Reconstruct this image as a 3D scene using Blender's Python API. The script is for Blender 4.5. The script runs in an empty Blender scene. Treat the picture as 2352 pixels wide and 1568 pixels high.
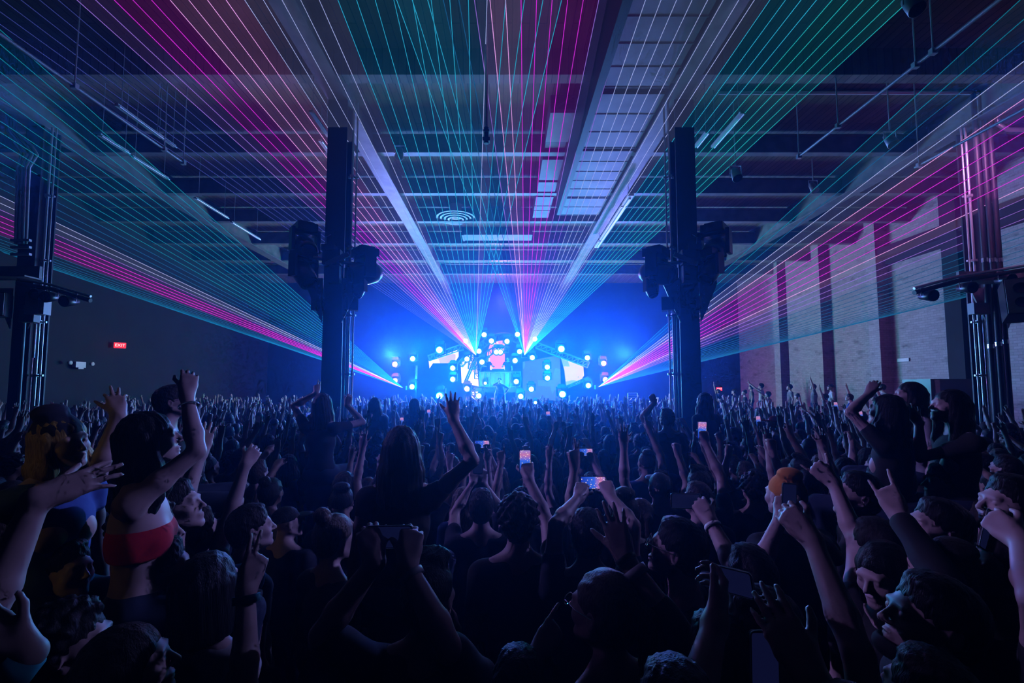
import bpy, bmesh, math, random
import numpy as np
from mathutils import Vector, Matrix, Euler, noise
R = math.radians
SC = bpy.context.scene
COL = SC.collection
rnd = random.Random(7)
F = 1050.0; PITCH = R(3.8); CZ = 2.45

# ---------- camera ----------
cam = bpy.data.objects.new('camera', bpy.data.cameras.new('camera'))
COL.objects.link(cam); SC.camera = cam
cam.location = (0, 0, CZ); cam.rotation_euler = (math.pi/2 + PITCH, 0, 0)
cam.data.sensor_width = 36; cam.data.lens = 36*F/2352
cam.data.shift_x = 19/2352; cam.data.shift_y = 36/2352
cam.data.clip_start = .05; cam.data.clip_end = 200

def ray(x, y):
    """direction of the photograph's pixel, scaled so that its Y is 1"""
    u = (x-1157)/F; v = (820-y)/F
    d = Vector((u, math.cos(PITCH)-v*math.sin(PITCH), v*math.cos(PITCH)+math.sin(PITCH)))
    return d/d.y
def at(x, y, d):
    return Vector((0, 0, CZ)) + ray(x, y)*d
def at_z(x, y, z):
    r = ray(x, y); return Vector((0, 0, CZ)) + r*((z-CZ)/r.z)

# ---------- objects and tags ----------
def tag(o, label=None, cat=None, group=None, kind=None):
    if label: o['label'] = label
    if cat: o['category'] = cat
    if group: o['group'] = group
    if kind: o['kind'] = kind
    return o
def empty(name, loc=(0,0,0), label=None, cat=None, group=None, kind=None, rot=(0,0,0)):
    o = bpy.data.objects.new(name, None); COL.objects.link(o)
    o.location = loc; o.rotation_euler = rot; o.empty_display_size = .1
    return tag(o, label, cat, group, kind)
def obj(name, me, mat=None, parent=None, loc=None, matrix=None):
    o = bpy.data.objects.new(name, me); COL.objects.link(o)
    if mat is not None and not me.materials: me.materials.append(mat)
    if parent is not None: o.parent = parent
    if loc is not None: o.location = loc
    if matrix is not None: o.matrix_local = matrix
    return o
def copy_tree(o, parent=None):
    c = o.copy(); COL.objects.link(c)
    if parent is not None: c.parent = parent
    for ch in o.children: copy_tree(ch, c)
    return c

class MB:
    def __init__(s): s.v = []; s.f = []; s.sm = []
    def add(s, vs, fs, smooth=False):
        n = len(s.v); s.v += [tuple(v) for v in vs]
        s.f += [tuple(i+n for i in f) for f in fs]; s.sm += [smooth]*len(fs); return s
    def box(s, c, d, m=None):
        x, y, z = d[0]/2, d[1]/2, d[2]/2; c = Vector(c)
        P = [Vector(p) for p in ((-x,-y,-z),(x,-y,-z),(x,y,-z),(-x,y,-z),(-x,-y,z),(x,-y,z),(x,y,z),(-x,y,z))]
        P = [c+(m@p if m else p) for p in P]
        return s.add(P, [(0,3,2,1),(4,5,6,7),(0,1,5,4),(1,2,6,5),(2,3,7,6),(3,0,4,7)])
    def bb(s, a, b):
        return s.box([(a[i]+b[i])/2 for i in range(3)], [abs(b[i]-a[i]) for i in range(3)])
    def tube(s, pts, r, n=8, cap=True, r2=None):
        pts = [Vector(p) for p in pts]; k = len(pts); rings = []
        up = None
        for i, p in enumerate(pts):
            t = (pts[min(i+1,k-1)]-pts[max(i-1,0)]).normalized()
            if up is None:
                up = Vector((0,0,1)) if abs(t.z) < .9 else Vector((1,0,0))
            a = t.cross(up).normalized(); b = a.cross(t).normalized(); up = b
            rr = r if r2 is None else r+(r2-r)*i/(k-1)
            rings.append([p+(a*math.cos(2*math.pi*j/n)+b*math.sin(2*math.pi*j/n))*rr for j in range(n)])
        vs = [v for rg in rings for v in rg]; fs = []
        for i in range(k-1):
            for j in range(n):
                fs.append((i*n+j, i*n+(j+1)%n, (i+1)*n+(j+1)%n, (i+1)*n+j))
        s.add(vs, fs, n > 5)
        if cap:
            s.add(rings[0], [tuple(range(n))]); s.add(rings[-1], [tuple(reversed(range(n)))])
        return s
    def lathe(s, prof, n=20, m=None):
        m = m or Matrix(); k = len(prof)
        vs = [m@Vector((r*math.cos(2*math.pi*j/n), r*math.sin(2*math.pi*j/n), z)) for r, z in prof for j in range(n)]
        fs = [(i*n+j, i*n+(j+1)%n, (i+1)*n+(j+1)%n, (i+1)*n+j) for i in range(k-1) for j in range(n)]
        return s.add(vs, fs, True)
    def prism(s, poly, d, m=None):
        """polygon in local XY extruded by d along local Z"""
        m = m or Matrix(); n = len(poly)
        vs = [m@Vector((x, y, 0)) for x, y in poly]+[m@Vector((x, y, d)) for x, y in poly]
        return s.add(vs, [tuple(reversed(range(n))), tuple(range(n, 2*n))]+[(i,(i+1)%n,(i+1)%n+n,i+n) for i in range(n)])
    def mesh(s, name):
        me = bpy.data.meshes.new(name); me.from_pydata(s.v, [], s.f)
        me.polygons.foreach_set('use_smooth', s.sm); me.update(); return me
    def build(s, name, mat, parent=None, loc=None):
        return obj(name, s.mesh(name), mat, parent, loc)

def frame(z, x_hint=Vector((1,0,0))):
    """3x3 with column z along z, x near the hint"""
    z = Vector(z).normalized(); x = (Vector(x_hint)-z*z.dot(Vector(x_hint))).normalized()
    y = z.cross(x); return Matrix((x, y, z)).transposed()

# ---------- materials ----------
def mat(name, col, rough=.6, metal=0, emit=None, estr=0, sub=0):
    m = bpy.data.materials.new(name); m.use_nodes = True
    b = m.node_tree.nodes['Principled BSDF']
    b.inputs['Base Color'].default_value = (*col, 1); b.inputs['Roughness'].default_value = rough
    b.inputs['Metallic'].default_value = metal
    if emit: b.inputs['Emission Color'].default_value = (*emit, 1); b.inputs['Emission Strength'].default_value = estr
    return m
def nodes(m): return m.node_tree.nodes, m.node_tree.links, m.node_tree.nodes['Principled BSDF']
def noisy(m, scale, c1, c2, bump=0, stretch=(1,1,1), detail=5, lo=.35, hi=.65):
    N, L, b = nodes(m)
    tc = N.new('ShaderNodeTexCoord'); mp = N.new('ShaderNodeMapping'); mp.inputs['Scale'].default_value = stretch
    L.new(tc.outputs['Object'], mp.inputs['Vector'])
    n = N.new('ShaderNodeTexNoise'); n.inputs['Scale'].default_value = scale; n.inputs['Detail'].default_value = detail
    L.new(mp.outputs['Vector'], n.inputs['Vector'])
    r = N.new('ShaderNodeValToRGB'); r.color_ramp.elements[0].position = lo; r.color_ramp.elements[1].position = hi
    r.color_ramp.elements[0].color = (*c1, 1); r.color_ramp.elements[1].color = (*c2, 1)
    L.new(n.outputs['Fac'], r.inputs['Fac']); L.new(r.outputs['Color'], b.inputs['Base Color'])
    if bump:
        bp = N.new('ShaderNodeBump'); bp.inputs['Strength'].default_value = bump; bp.inputs['Distance'].default_value = .02
        L.new(n.outputs['Fac'], bp.inputs['Height']); L.new(bp.outputs['Normal'], b.inputs['Normal'])
    return m, mp, n, r
M = {}
M['steel'] = mat('steel', (.30,.31,.34), .45, .35)
M['dark_steel'] = mat('dark_steel', (.035,.036,.042), .5, .3)
M['galv'] = mat('galvanised', (.62,.64,.68), .32, .55)
M['black'] = mat('black_plastic', (.015,.015,.018), .35)
M['white'] = mat('white_enamel', (.8,.8,.82), .4)
M['grey'] = mat('grey_paint', (.45,.46,.5), .5)
M['orange'] = mat('orange_pipe', (.75,.12,.02), .45)
M['chrome'] = mat('chrome', (.8,.8,.85), .15, .9)
M['concrete'] = noisy(mat('concrete', (.2,.2,.2), .7), 2.2, (.12,.12,.12), (.2,.2,.19), .2)[0]
M['girder'] = noisy(mat('girder_paint', (.4,.4,.4), .5, .1), 3, (.17,.165,.165), (.25,.245,.245), .15)[0]
M['duct'] = noisy(mat('duct_metal', (.5,.5,.5), .55, .4), 1.5, (.10,.105,.11), (.17,.175,.18), .05)[0]
def planks():
    m = mat('plank_deck', (.3,.2,.15), .75)
    N, L, b = nodes(m)
    tc = N.new('ShaderNodeTexCoord'); br = N.new('ShaderNodeTexBrick')
    mp = N.new('ShaderNodeMapping'); mp.inputs['Rotation'].default_value = (0,0,R(90))
    L.new(tc.outputs['Object'], mp.inputs['Vector']); L.new(mp.outputs['Vector'], br.inputs['Vector'])
    br.inputs['Scale'].default_value = 1; br.inputs['Brick Width'].default_value = 3.2; br.inputs['Row Height'].default_value = .16
    br.inputs['Mortar Size'].default_value = .008; br.inputs['Color1'].default_value = (.20,.13,.10,1)
    br.inputs['Color2'].default_value = (.32,.23,.18,1); br.inputs['Mortar'].default_value = (.03,.02,.02,1)
    n = N.new('ShaderNodeTexNoise'); n.inputs['Scale'].default_value = 3; n.inputs['Detail'].default_value = 6
    mp2 = N.new('ShaderNodeMapping'); mp2.inputs['Scale'].default_value = (6,.6,1)
    L.new(tc.outputs['Object'], mp2.inputs['Vector']); L.new(mp2.outputs['Vector'], n.inputs['Vector'])
    mx = N.new('ShaderNodeMixRGB'); mx.blend_type = 'MULTIPLY'; mx.inputs['Fac'].default_value = .7
    L.new(br.outputs['Color'], mx.inputs['Color1']); L.new(n.outputs['Fac'], mx.inputs['Color2'])
    g = N.new('ShaderNodeGamma'); g.inputs['Gamma'].default_value = .8
    L.new(mx.outputs['Color'], g.inputs['Color']); L.new(g.outputs['Color'], b.inputs['Base Color'])
    return m
M['planks'] = planks()
def brick():
    m = mat('painted_brick', (.5,.5,.5), .7)
    N, L, b = nodes(m)
    tc = N.new('ShaderNodeTexCoord'); sp = N.new('ShaderNodeSeparateXYZ'); cb = N.new('ShaderNodeCombineXYZ')
    L.new(tc.outputs['Object'], sp.inputs['Vector'])
    ad = N.new('ShaderNodeMath'); L.new(sp.outputs['X'], ad.inputs[0]); L.new(sp.outputs['Y'], ad.inputs[1])
    L.new(ad.outputs[0], cb.inputs['X']); L.new(sp.outputs['Z'], cb.inputs['Y'])
    br = N.new('ShaderNodeTexBrick'); L.new(cb.outputs['Vector'], br.inputs['Vector'])
    br.inputs['Scale'].default_value = 1; br.inputs['Brick Width'].default_value = .23; br.inputs['Row Height'].default_value = .085
    br.inputs['Mortar Size'].default_value = .007
    br.inputs['Color1'].default_value = (.46,.37,.41,1); br.inputs['Color2'].default_value = (.58,.48,.52,1); br.inputs['Mortar'].default_value = (.38,.31,.34,1)
    n = N.new('ShaderNodeTexNoise'); n.inputs['Scale'].default_value = 1.1; n.inputs['Detail'].default_value = 8; n.inputs['Roughness'].default_value = .7
    mp = N.new('ShaderNodeMapping'); mp.inputs['Scale'].default_value = (1,2.6,1); L.new(cb.outputs['Vector'], mp.inputs['Vector']); L.new(mp.outputs['Vector'], n.inputs['Vector'])
    r = N.new('ShaderNodeValToRGB'); r.color_ramp.elements[0].position = .30; r.color_ramp.elements[1].position = .46
    r.color_ramp.elements[0].color = (.25,.16,.14,1); r.color_ramp.elements[1].color = (1,1,1,1)
    L.new(n.outputs['Fac'], r.inputs['Fac'])
    mx = N.new('ShaderNodeMixRGB'); mx.blend_type = 'MULTIPLY'; mx.inputs['Fac'].default_value = .8
    L.new(br.outputs['Color'], mx.inputs['Color1']); L.new(r.outputs['Color'], mx.inputs['Color2']); L.new(mx.outputs['Color'], b.inputs['Base Color'])
    bp = N.new('ShaderNodeBump'); bp.inputs['Strength'].default_value = .6; bp.inputs['Distance'].default_value = .012
    L.new(br.outputs['Fac'], bp.inputs['Height']); bp.invert = True; L.new(bp.outputs['Normal'], b.inputs['Normal'])
    return m
M['brick'] = brick()
M['dark_wall'] = noisy(mat('dark_wall', (.05,.05,.06), .8), 1.2, (.004,.004,.007), (.010,.010,.016), .1)[0]
# ================= the hall =================
XL, XR, YB, YN, ZD, ZG = -15.0, 15.0, 29.0, -6.0, 9.15, 8.55
def struct(name, mb, m, label=None):
    o = mb.build(name, m); return tag(o, label, None, None, 'structure')
struct('floor', MB().bb((XL-.3,YN-.3,-.2),(XR+.3,YB+.3,0)), M['concrete'])
struct('ceiling', MB().bb((XL-.3,YN-.3,ZD),(XR+.3,YB+.3,ZD+.2)), M['planks'])
struct('wall_left', MB().bb((XL-.3,YN-.3,0),(XL,YB+.3,ZD)), M['dark_wall'])
struct('wall_back', MB().bb((XL,YB,0),(XR,YB+.3,ZD)), M['dark_wall'])
struct('wall_front', MB().bb((XL,YN-.3,0),(XR,YN,ZD)), M['dark_wall'])
struct('wall_right', MB().bb((XR,YN-.3,0),(XR+.3,YB+.3,ZD)), M['brick'])
k = 0
for y0, y1 in ((11.2,11.75),(14.4,14.95),(17.6,18.1),(20.8,21.3),(24.0,24.5)):     # brick piers standing out of the right wall
    k += 1
    struct('trim_%d' % k, MB().bb((XR-.45,y0,0),(XR,y1,ZD)), M['dark_wall'] if k == 2 else M['brick'])
for y0, y1 in ((11.75,14.4),(14.95,17.6)):
    k += 1
    struct('trim_%d' % k, MB().bb((XR-.4,y0,7.45),(XR,y1,7.85)).bb((XR-.25,y0+.2,7.2),(XR,y1-.2,7.45)), M['dark_wall'])

GX = (-10.75, -3.45, 3.6, 10.75)
GL = ('wide pale steel girder along the left aisle, nearest the dark side wall', 'pale steel girder over the left centre column',
      'pale steel girder over the right centre column', 'wide pale steel girder nearest the brick wall')
def ibeam(mb, x, y0, y1, z, w=.32, h=.5, t=.03, axis='y'):
    if axis == 'y':
        mb.bb((x-w/2,y0,z),(x+w/2,y1,z+t)); mb.bb((x-w/2,y0,z+h-t),(x+w/2,y1,z+h)); mb.bb((x-.02,y0,z+t),(x+.02,y1,z+h-t))
    else:
        mb.bb((y0,x-w/2,z),(y1,x+w/2,z+t)); mb.bb((y0,x-w/2,z+h-t),(y1,x+w/2,z+h)); mb.bb((y0,x-.015,z+t),(y1,x+.015,z+h-t))
    return mb
for x, lb in zip(GX, GL):
    tag(ibeam(MB(), x, YN, YB, ZG-.12, .42, .72).build('ceiling_girder', M['girder']), lb, 'girder', 'long girders under the ceiling')
JY = [5.9, 8.75, 11.65, 14.15, 16.6, 19.2, 21.8, 24.4]
for i, y in enumerate(JY):
    g = 'cross joists under the plank ceiling'
    nth = ['nearest to the camera', 'second from the camera', 'third from the camera, just behind the centre columns', 'fourth from the camera', 'fifth, crossing the round vent', 'sixth from the camera', 'seventh from the camera, over the crowd front', 'farthest, above the stage'][i]
    if i < 2:
        o = MB().bb((XL,y-.13,ZG+.05),(XR,y+.13,ZD)).build('ceiling_joist', M['planks'])
        tag(o, 'deep brown wooden cross joist, ' + nth, 'joist', g)
    else:
        o = ibeam(MB(), y, XL, XR, ZG+.02, .2, .5, .03, 'x').build('ceiling_joist', M['girder'])
        tag(o, 'thin pale steel cross joist, ' + nth, 'joist', g)

# ---- columns ----
def column(x, y, name_label, side, zt=ZG-.12):
    t = empty('steel_column', (x,y,0), name_label, 'column', 'steel columns of the hall')
    mb = MB(); w, dd = .40, .42
    mb.bb((-w/2,-dd/2,0),(w/2,-dd/2+.03,zt)); mb.bb((-w/2,dd/2-.03,0),(w/2,dd/2,zt)); mb.bb((-.03,-dd/2+.03,0),(.03,dd/2-.03,zt))
    mb.build('shaft', M['dark_steel'], t)
    MB().bb((-.3,-.3,0),(.3,.3,.04)).build('base_plate', M['dark_steel'], t)
    s = side
    # riveted gusset brackets
    for sx in (-1, 1):
        g = MB(); m4 = Matrix.Translation((sx*.2,-.27,3.9)) @ Matrix(((sx,0,0,0),(0,0,1,0),(0,1,0,0),(0,0,0,1)))
        g.prism([(0,-.15),(0,.75),(.34,.75),(.34,.62),(.12,.1)], .03, m4)
        for j in range(8):
            p = m4 @ Vector((.05+.02*(j%2), .0+.085*j, -.012)); g.lathe([(.0,-.012),(.014,-.008),(.016,.0)], 8, Matrix.Translation(p) @ Matrix.Rotation(R(90),4,'X'))
        g.build('gusset', M['steel'], t)
    c = MB(); c.tube([(s*.30,-.12,0),(s*.30,-.12,zt)], .024, 8)
    c.build('conduit', M['galv'], t)
    c = MB(); c.tube([(s*.38,-.10,0),(s*.38,-.10,zt)], .018, 8); c.build('conduit', M['galv'], t)
    c = MB(); c.tube([(s*.24,-.16,0),(s*.24,-.16,4.6)], .016, 8); c.build('conduit', M['galv'], t)
    for z in (1.5, 2.7, 3.9, 5.3, 6.8):
        MB().bb((min(s*.2,s*.42),-.09,z),(max(s*.2,s*.42),-.06,z+.04)).bb((s*.3-.04,-.16,z-.01),(s*.3+.04,-.09,z+.05)).build('pipe_clamp', M['galv'], t)
    return t
CY = 9.35
CX1, CX2 = (770-1157)/F*CY, (1578-1157)/F*CY
column(CX1, CY, 'dark steel column standing in the crowd, left of the stage, silver conduits on its right', 1)
column(CX2, CY, 'dark steel column standing in the crowd, right of the stage, thin cable on its left', -1)
column(-10.72, 10.3, 'steel column by the dark side wall with white junction boxes hung on it', 1)
column(10.95, 10.3, 'steel column by the brick wall carrying a loudspeaker and black conduits', -1)

# ---- ducts ----
t = empty('air_duct', (0,0,0), 'long silver sheet-metal duct with cross seams right of the black baffle', 'duct')
y = 3.0; secs = []
x0, x1 = 1.95, 3.36; zb = ZG
brk = [3.0, 8.95, 9.15, 11.3, 11.45, 14.3, 14.42, 15.85]
for a, b in zip(brk[::2], brk[1::2]):
    n = max(1, round((b-a)/.62)); st = (b-a)/n
    for i in range(n):
        o = MB().bb((x0,a+i*st,zb),(x1,a+(i+1)*st-.012,zb+.45)).bb((x0-.02,a+(i+1)*st-.03,zb-.012),(x1+.02,a+(i+1)*st-.012,zb+.46))
        o.build('duct_panel', M['duct'], t)
for b in brk[1:-1:2]:
    MB().bb((x0+.02,b-.01,zb+.06),(x1-.02,b+.22,zb+.44)).build('duct_gap', M['dark_steel'], t)
t = empty('air_duct', (0,0,0), 'short narrow silver duct panels showing left of the black baffle', 'duct')
for a, b in ((9.8,11.0),(11.9,13.1),(13.25,13.9),(14.3,15.0),(15.05,15.4),(15.45,16.1)):
    MB().bb((1.04,a,zb),(1.60,b,zb+.4)).build('duct_panel', M['duct'], t)
MB().bb((1.06,9.8,zb+.08),(1.58,16.1,zb+.42)).build('duct_core', M['dark_steel'], t)
tag(MB().bb((1.60,2.0,CZ+5.2),(1.74,13.5,CZ+6.62)).bb((1.74,2.0,CZ+5.5),(1.80,13.5,CZ+5.56)).build('hanging_baffle', M['dark_steel']), 'long black baffle hanging edge-on beside the silver duct', 'baffle')
# round diffuser
c = at(1047, 488, 16.4)
t = empty('ceiling_diffuser', (c.x,c.y,ZG+.1), 'round white ceiling air diffuser of concentric rings', 'air vent')
for i, r in enumerate((.72,.58,.44,.30)):
    MB().lathe([(r,0-.02*i),(r-.05,.05-.02*i),(r-.09,.05-.02*i),(r-.07,.0-.02*i),(r,-.02*i)], 40).build('diffuser_ring', M['white'], t)
MB().lathe([(0,-.05),(.2,-.03),(.22,.02),(.22,.5)], 32).build('diffuser_cone', M['white'], t)
# small cross duct, catches violet light
a = at(1062, 530, 17.3)
tag(MB().bb((a.x,17.2,ZG-.25),(a.x+2.7,17.9,ZG+.05)).bb((a.x-.02,17.2,ZG-.27),(a.x+.06,17.92,ZG+.06)).build('cross_duct', M['duct']), 'short boxed duct crossing beneath the ceiling behind the round vent', 'duct')

# ---- hanging strut rails ----
def rail(x, z, y0, y1, drops, label, rad=.028):
    t = empty('hanging_rail', (x,y0,z), label, 'rail', 'rails hung from the ceiling')
    MB().tube([(0,0,0),(0,y1-y0,0)], rad, 8).build('rail_pipe', M['steel'], t)
    for d in drops:
        MB().tube([(0,d-y0,0),(0,d-y0,ZD-z)], .012, 6).build('drop_rod', M['galv'], t)
        MB().box((0,d-y0,.0),(.09,.07,.09)).build('hanger_clamp', M['galv'], t)
rail(-7.1, CZ+4.97, 2.2, 9.85, (7.25,9.25,9.82), 'thin steel rail hung on rods over the crowd, toward the dark side wall')
rail(6.6, CZ+5.15, 2.2, 9.95, (6.7,7.0,8.7,9.9), 'thin steel rail hung on rods over the crowd, toward the brick wall')
rail(8.9, CZ+4.75, 2.2, 9.6, (7.2,9.5), 'thin steel rail hung on rods, closest to the brick wall')
# cross pipe
a = at(1650, 212, 9.9); b = at(2290, 250, 9.9)
tag(MB().tube([(a.x,9.9,a.z),(b.x-.15,9.9,a.z),(b.x,9.9,a.z-.1),(b.x,9.9,a.z-.75),(b.x+.15,9.85,a.z-.9),(XR-.05,9.8,a.z-.9)], .05, 10).build('water_pipe', M['galv']), 'pale pipe crossing under the ceiling and bending down at the brick wall column', 'pipe')
# vertical drop pipe with bracket
t = empty('hanging_pole', (at(1117,300,7.4).x,7.4,0), 'single vertical pole hanging from the ceiling at the middle, clamp at its foot', 'pole')
zb2 = at(1117,330,7.4).z
MB().tube([(0,0,zb2+.25),(0,0,ZD)], .026, 8).build('pole', M['galv'], t)
MB().tube([(0,0,zb2),(0,0,zb2+.28)], .04, 10).box((0,0,zb2+.06),(.12,.1,.06)).box((0,0,zb2+.2),(.1,.12,.03)).build('clamp', M['dark_steel'], t)
# strip light fixture
t = empty('strip_light', (3.72,12.8,CZ+5.62), 'long unlit white strip light fixture hanging at an angle right of the duct', 'light fixture')
MB().box((0,2.7,0),(.17,5.0,.08)).box((0,2.7,-.06),(.06,4.7,.05)).build('fixture_body', M['white'], t)
for yy in (.5, 4.6):
    MB().tube([(0,yy,.04),(0,yy,ZD-CZ-5.62)], .01, 6).build('hanger', M['galv'], t)
for yy in (1.0, 4.3): MB().box((0,yy,0),(.2,.06,.13)).build('strap', M['black'], t)

# ---- smaller unlit batten lights & hardware along the girders ----
def batten(px, py, d, ln, rz, label):
    p = at(px, py, d)
    t = empty('batten_light', p, label, 'light fixture', 'slim batten lights under the ceiling', rot=(0,0,rz))
    MB().box((0,0,0),(.07,ln,.05)).build('fixture_body', M['white'], t)
    MB().tube([(.05,-ln/2,-.03),(.05,ln/2,-.03)], .018, 8).build('tube', M['galv'], t)
    for s in (-.4,.4): MB().tube([(0,s*ln,.02),(0,s*ln,ZD-p.z)], .006, 6).build('hanger', M['galv'], t)
batten(322,280,8.6,1.1,0,'slim batten light between the plank strip and the side-wall rail')
batten(382,322,9.6,.5,0,'short batten light beside the foot of the rail rods')
batten(345,385,10.4,1.1,0,'slim batten light behind the teal lasers, nearest the side wall')
batten(262,330,9.2,.7,0,'short batten light behind the uppermost teal lasers')
batten(487,478,13.2,1.5,0,'batten light above the moving lights of the left centre column')
batten(565,530,15.2,1.7,0,'farther batten light following the one above the left moving lights')
batten(735,285,9.0,.9,0,'batten light fixed beside the left centre girder')
batten(748,340,10.4,.7,0,'small batten light beside the girder, past the dark shaft')
batten(1668,300,9.4,1.3,0,'slim batten light right of the right centre girder')
batten(1610,320,9.9,.6,0,'short batten light close by the right centre girder')
for px, py, d, lb in ((918,352,11.2,'small round projector hanging left of the pole'),(2045,322,9.4,'small round lamp hanging near the brick wall'),(1690,400,10.2,'long dark spotlight hanging right of the green lasers'),(2095,12,6.3,'round lamp at the top edge by the last green laser'),(1868,430,13,'little flood lamp under the right aisle joists')):
    p = at(px, py, d)
    t = empty('hanging_spotlight', p, lb, 'spotlight')
    mm = Matrix.Rotation(R(150),4,'X')
    MB().lathe([(0,-.18),(.07,-.17),(.09,-.05),(.11,.15),(.10,.16),(.07,.06),(0,.05)], 18, mm).build('can', M['steel'], t)
    MB().tube([(-.13,0,0),(-.13,0,.2),(.13,0,.2),(.13,0,0)], .012, 6).build('yoke', M['galv'], t)
    MB().tube([(0,0,.2),(0,0,ZD-p.z)], .014, 6).build('hanger', M['galv'], t)

# ---- conduits and boxes by the side-wall column ----
bx = -10.1; by = 10.0
def pxz(x, y, d): p = at(x, y, d); return p
t = empty('conduit_bundle', (0,0,0), 'four silver conduits bending down beside the column at the dark side wall', 'conduit')
for i in range(4):
    pts = [at(14+6*i, 240, 9.9), at(16+6*i, 300, 9.9), at(38+12*i, 335, 9.9), at(50+12*i, 355, 9.9), at(40+9*i, 385, 9.9), at(36+8*i, 560, 9.9)]
    q = pts[:1]; q[0] = Vector((q[0].x, q[0].y, ZD)); 
    MB().tube([q[0]]+pts, .028, 8).build('conduit', M['galv'], t)
for k in range(3):
    p = at(48, 552+16*k, 9.88); MB().box(p,(.42,.06,.05)).build('conduit_clamp', M['galv'], t)
for sx, lb in ((-1,'slotted steel shelf bracket under the bent conduits at the side-wall column'),(1,'slotted steel beam bracket running to the brick wall behind the loudspeaker')):
    a = at(0 if sx < 0 else 2225, 628 if sx<0 else 640, 9.9); x2 = a.x
    if sx < 0: o = MB().bb((-12.4,9.8,a.z-.14),(-10.1,9.86,a.z+.14)).bb((-12.4,9.5,a.z-.16),(-10.1,9.86,a.z-.13))
    else: o = MB().bb((9.9,9.8,a.z-.10),(12.6,9.86,a.z+.14)).bb((9.9,9.5,a.z-.13),(12.6,9.86,a.z-.10))
    tag(o.build('wall_bracket', M['girder']), lb, 'bracket')
p = at(88, 698, 9.55)
t = empty('junction_box', p, 'white metal junction box with door and hinge line, by the side-wall column', 'box')
MB().box((0,0,0),(.40,.16,.46)).build('box_body', M['white'], t); MB().box((-.05,-.085,0),(.28,.012,.42)).build('box_door', M['white'], t)
MB().box((.15,-.09,-.12),(.05,.02,.05)).build('latch', M['grey'], t)
p = at(68, 726, 9.6)
t = empty('junction_box', p, 'smaller blue-grey junction box tucked under the white one', 'box')
MB().box((0,0,0),(.32,.14,.26)).build('box_body', M['grey'], t); MB().box((0,-.075,0),(.28,.01,.22)).build('box_door', M['grey'], t)
p = at(79, 782, 9.55)
t = empty('ribbed_conduit', (p.x,p.y,p.z), 'short ribbed silver hose hanging below the junction boxes', 'hose')
pr = []
for i in range(40): pr += [(.022,-.36+.018*i),(.03,-.36+.018*i+.006),(.03,-.36+.018*i+.011)]
MB().lathe(pr, 12).build('hose', M['chrome'], t)
tag(MB().tube([at(59,700,9.9),Vector((at(59,700,9.9).x,9.9,0))], .03, 8).build('drain_pipe', M['steel']), 'thin vertical pipe running down right of the side-wall column', 'pipe')
# arm lights at both side columns
def arm(pts, r, label, d, hang):
    t = empty('boom_arm_light', at(*pts[0], d), label, 'stage light')
    o = Vector(t.location); P = [at(x,y,d)-o for x,y in pts]
    MB().tube(P, r, 10).build('boom', M['dark_steel'], t)
    MB().tube([p+Vector((0,0,.09)) for p in P], r*.6, 8).build('boom_rail', M['galv'], t)
    for f in hang:
        p = P[0].lerp(P[-1], f)
        fx = MB().lathe([(0,-.16),(.08,-.15),(.1,0),(.12,.13),(.11,.14),(.08,.05),(0,.04)], 18, Matrix.Translation(p+Vector((0,-.05,-.12))) @ Matrix.Rotation(R(100),4,'X')).build('lamp_can', M['black'], t)
        MB().tube([p+Vector((-.13,-.05,-.12)),p+Vector((-.13,-.02,.05)),p+Vector((.13,-.02,.05)),p+Vector((.13,-.05,-.12))], .012, 6).build('yoke', M['galv'], t)
arm([(40,650),(120,664),(208,690)], .045, 'black boom with small lamps reaching out from the side-wall column', 9.6, (.35,.5,.75))
arm([(2100,672),(2200,645),(2352,620)], .05, 'black boom with small lamps reaching in from the brick wall side', 9.4, (.1,.45,.8))
# brick side column gear
t = empty('black_conduits', (0,0,0), 'bundle of black conduits with silver couplings on the brick side column', 'conduit')
for i, x in enumerate((2262, 2280, 2296)):
    p = at(x, 600, 9.9)
    MB().tube([(p.x,9.9,0),(p.x,9.9,ZD)], .05, 10).build('conduit', M['dark_steel'], t)
    for z in (3.3+.05*i, 5.2): MB().tube([(p.x,9.9,z),(p.x,9.9,z+.09)], .058, 10).build('coupling', M['chrome'], t)
p = at(2248, 709, 9.7)
t = empty('junction_box', p, 'pale blue junction box on the left of the brick side column', 'box')
MB().box((0,0,0),(.34,.14,.24)).build('box_body', M['grey'], t); MB().box((0,-.075,0),(.30,.01,.20)).build('box_door', M['grey'], t)
def speaker(px, py, d, rz, w, dd, h, label, rx=0):
    p = at(px, py, d)
    t = empty('loudspeaker', p, label, 'loudspeaker', rot=(rx,0,rz))
    m = MB(); m.prism([(-w/2,-h/2),(w/2,-h/2),(w/2,h/2),(-w/2,h/2)], dd, Matrix.Translation((0,dd/2,0))@Matrix.Rotation(R(90),4,'X'))
    m.build('cabinet', M['black'], t)
    MB().box((0,-dd/2-.012,0),(w*.94,.02,h*.94)).build('grille', M['grey'], t)
    for z in (-.2,.2): MB().lathe([(.0,.0),(w*.2,.0),(w*.25,.02)], 20, Matrix.Translation((0,-dd/2-.03,z*h))@Matrix.Rotation(R(90),4,'X')).build('driver', M['black'], t)
    return t
speaker(2338, 690, 8.9, R(-38), .42, .5, .75, 'black loudspeaker with pale face hung on the brick side column', R(-14))
speaker(-6, 700, 9.6, R(30), .35, .4, .5, 'loudspeaker cut by the frame beside the side-wall column')
for px, rz, lb in ((733,60,'small black speaker box on the left side of the left centre column'),(808,-70,'small speaker box with pale face on the right of the left centre column'),(1534,70,'small speaker box with pale face on the left of the right centre column'),(1607,-60,'small black speaker box on the right of the right centre column')):
    speaker(px, 698, 9.2, R(rz), .2, .24, .26, lb)

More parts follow.
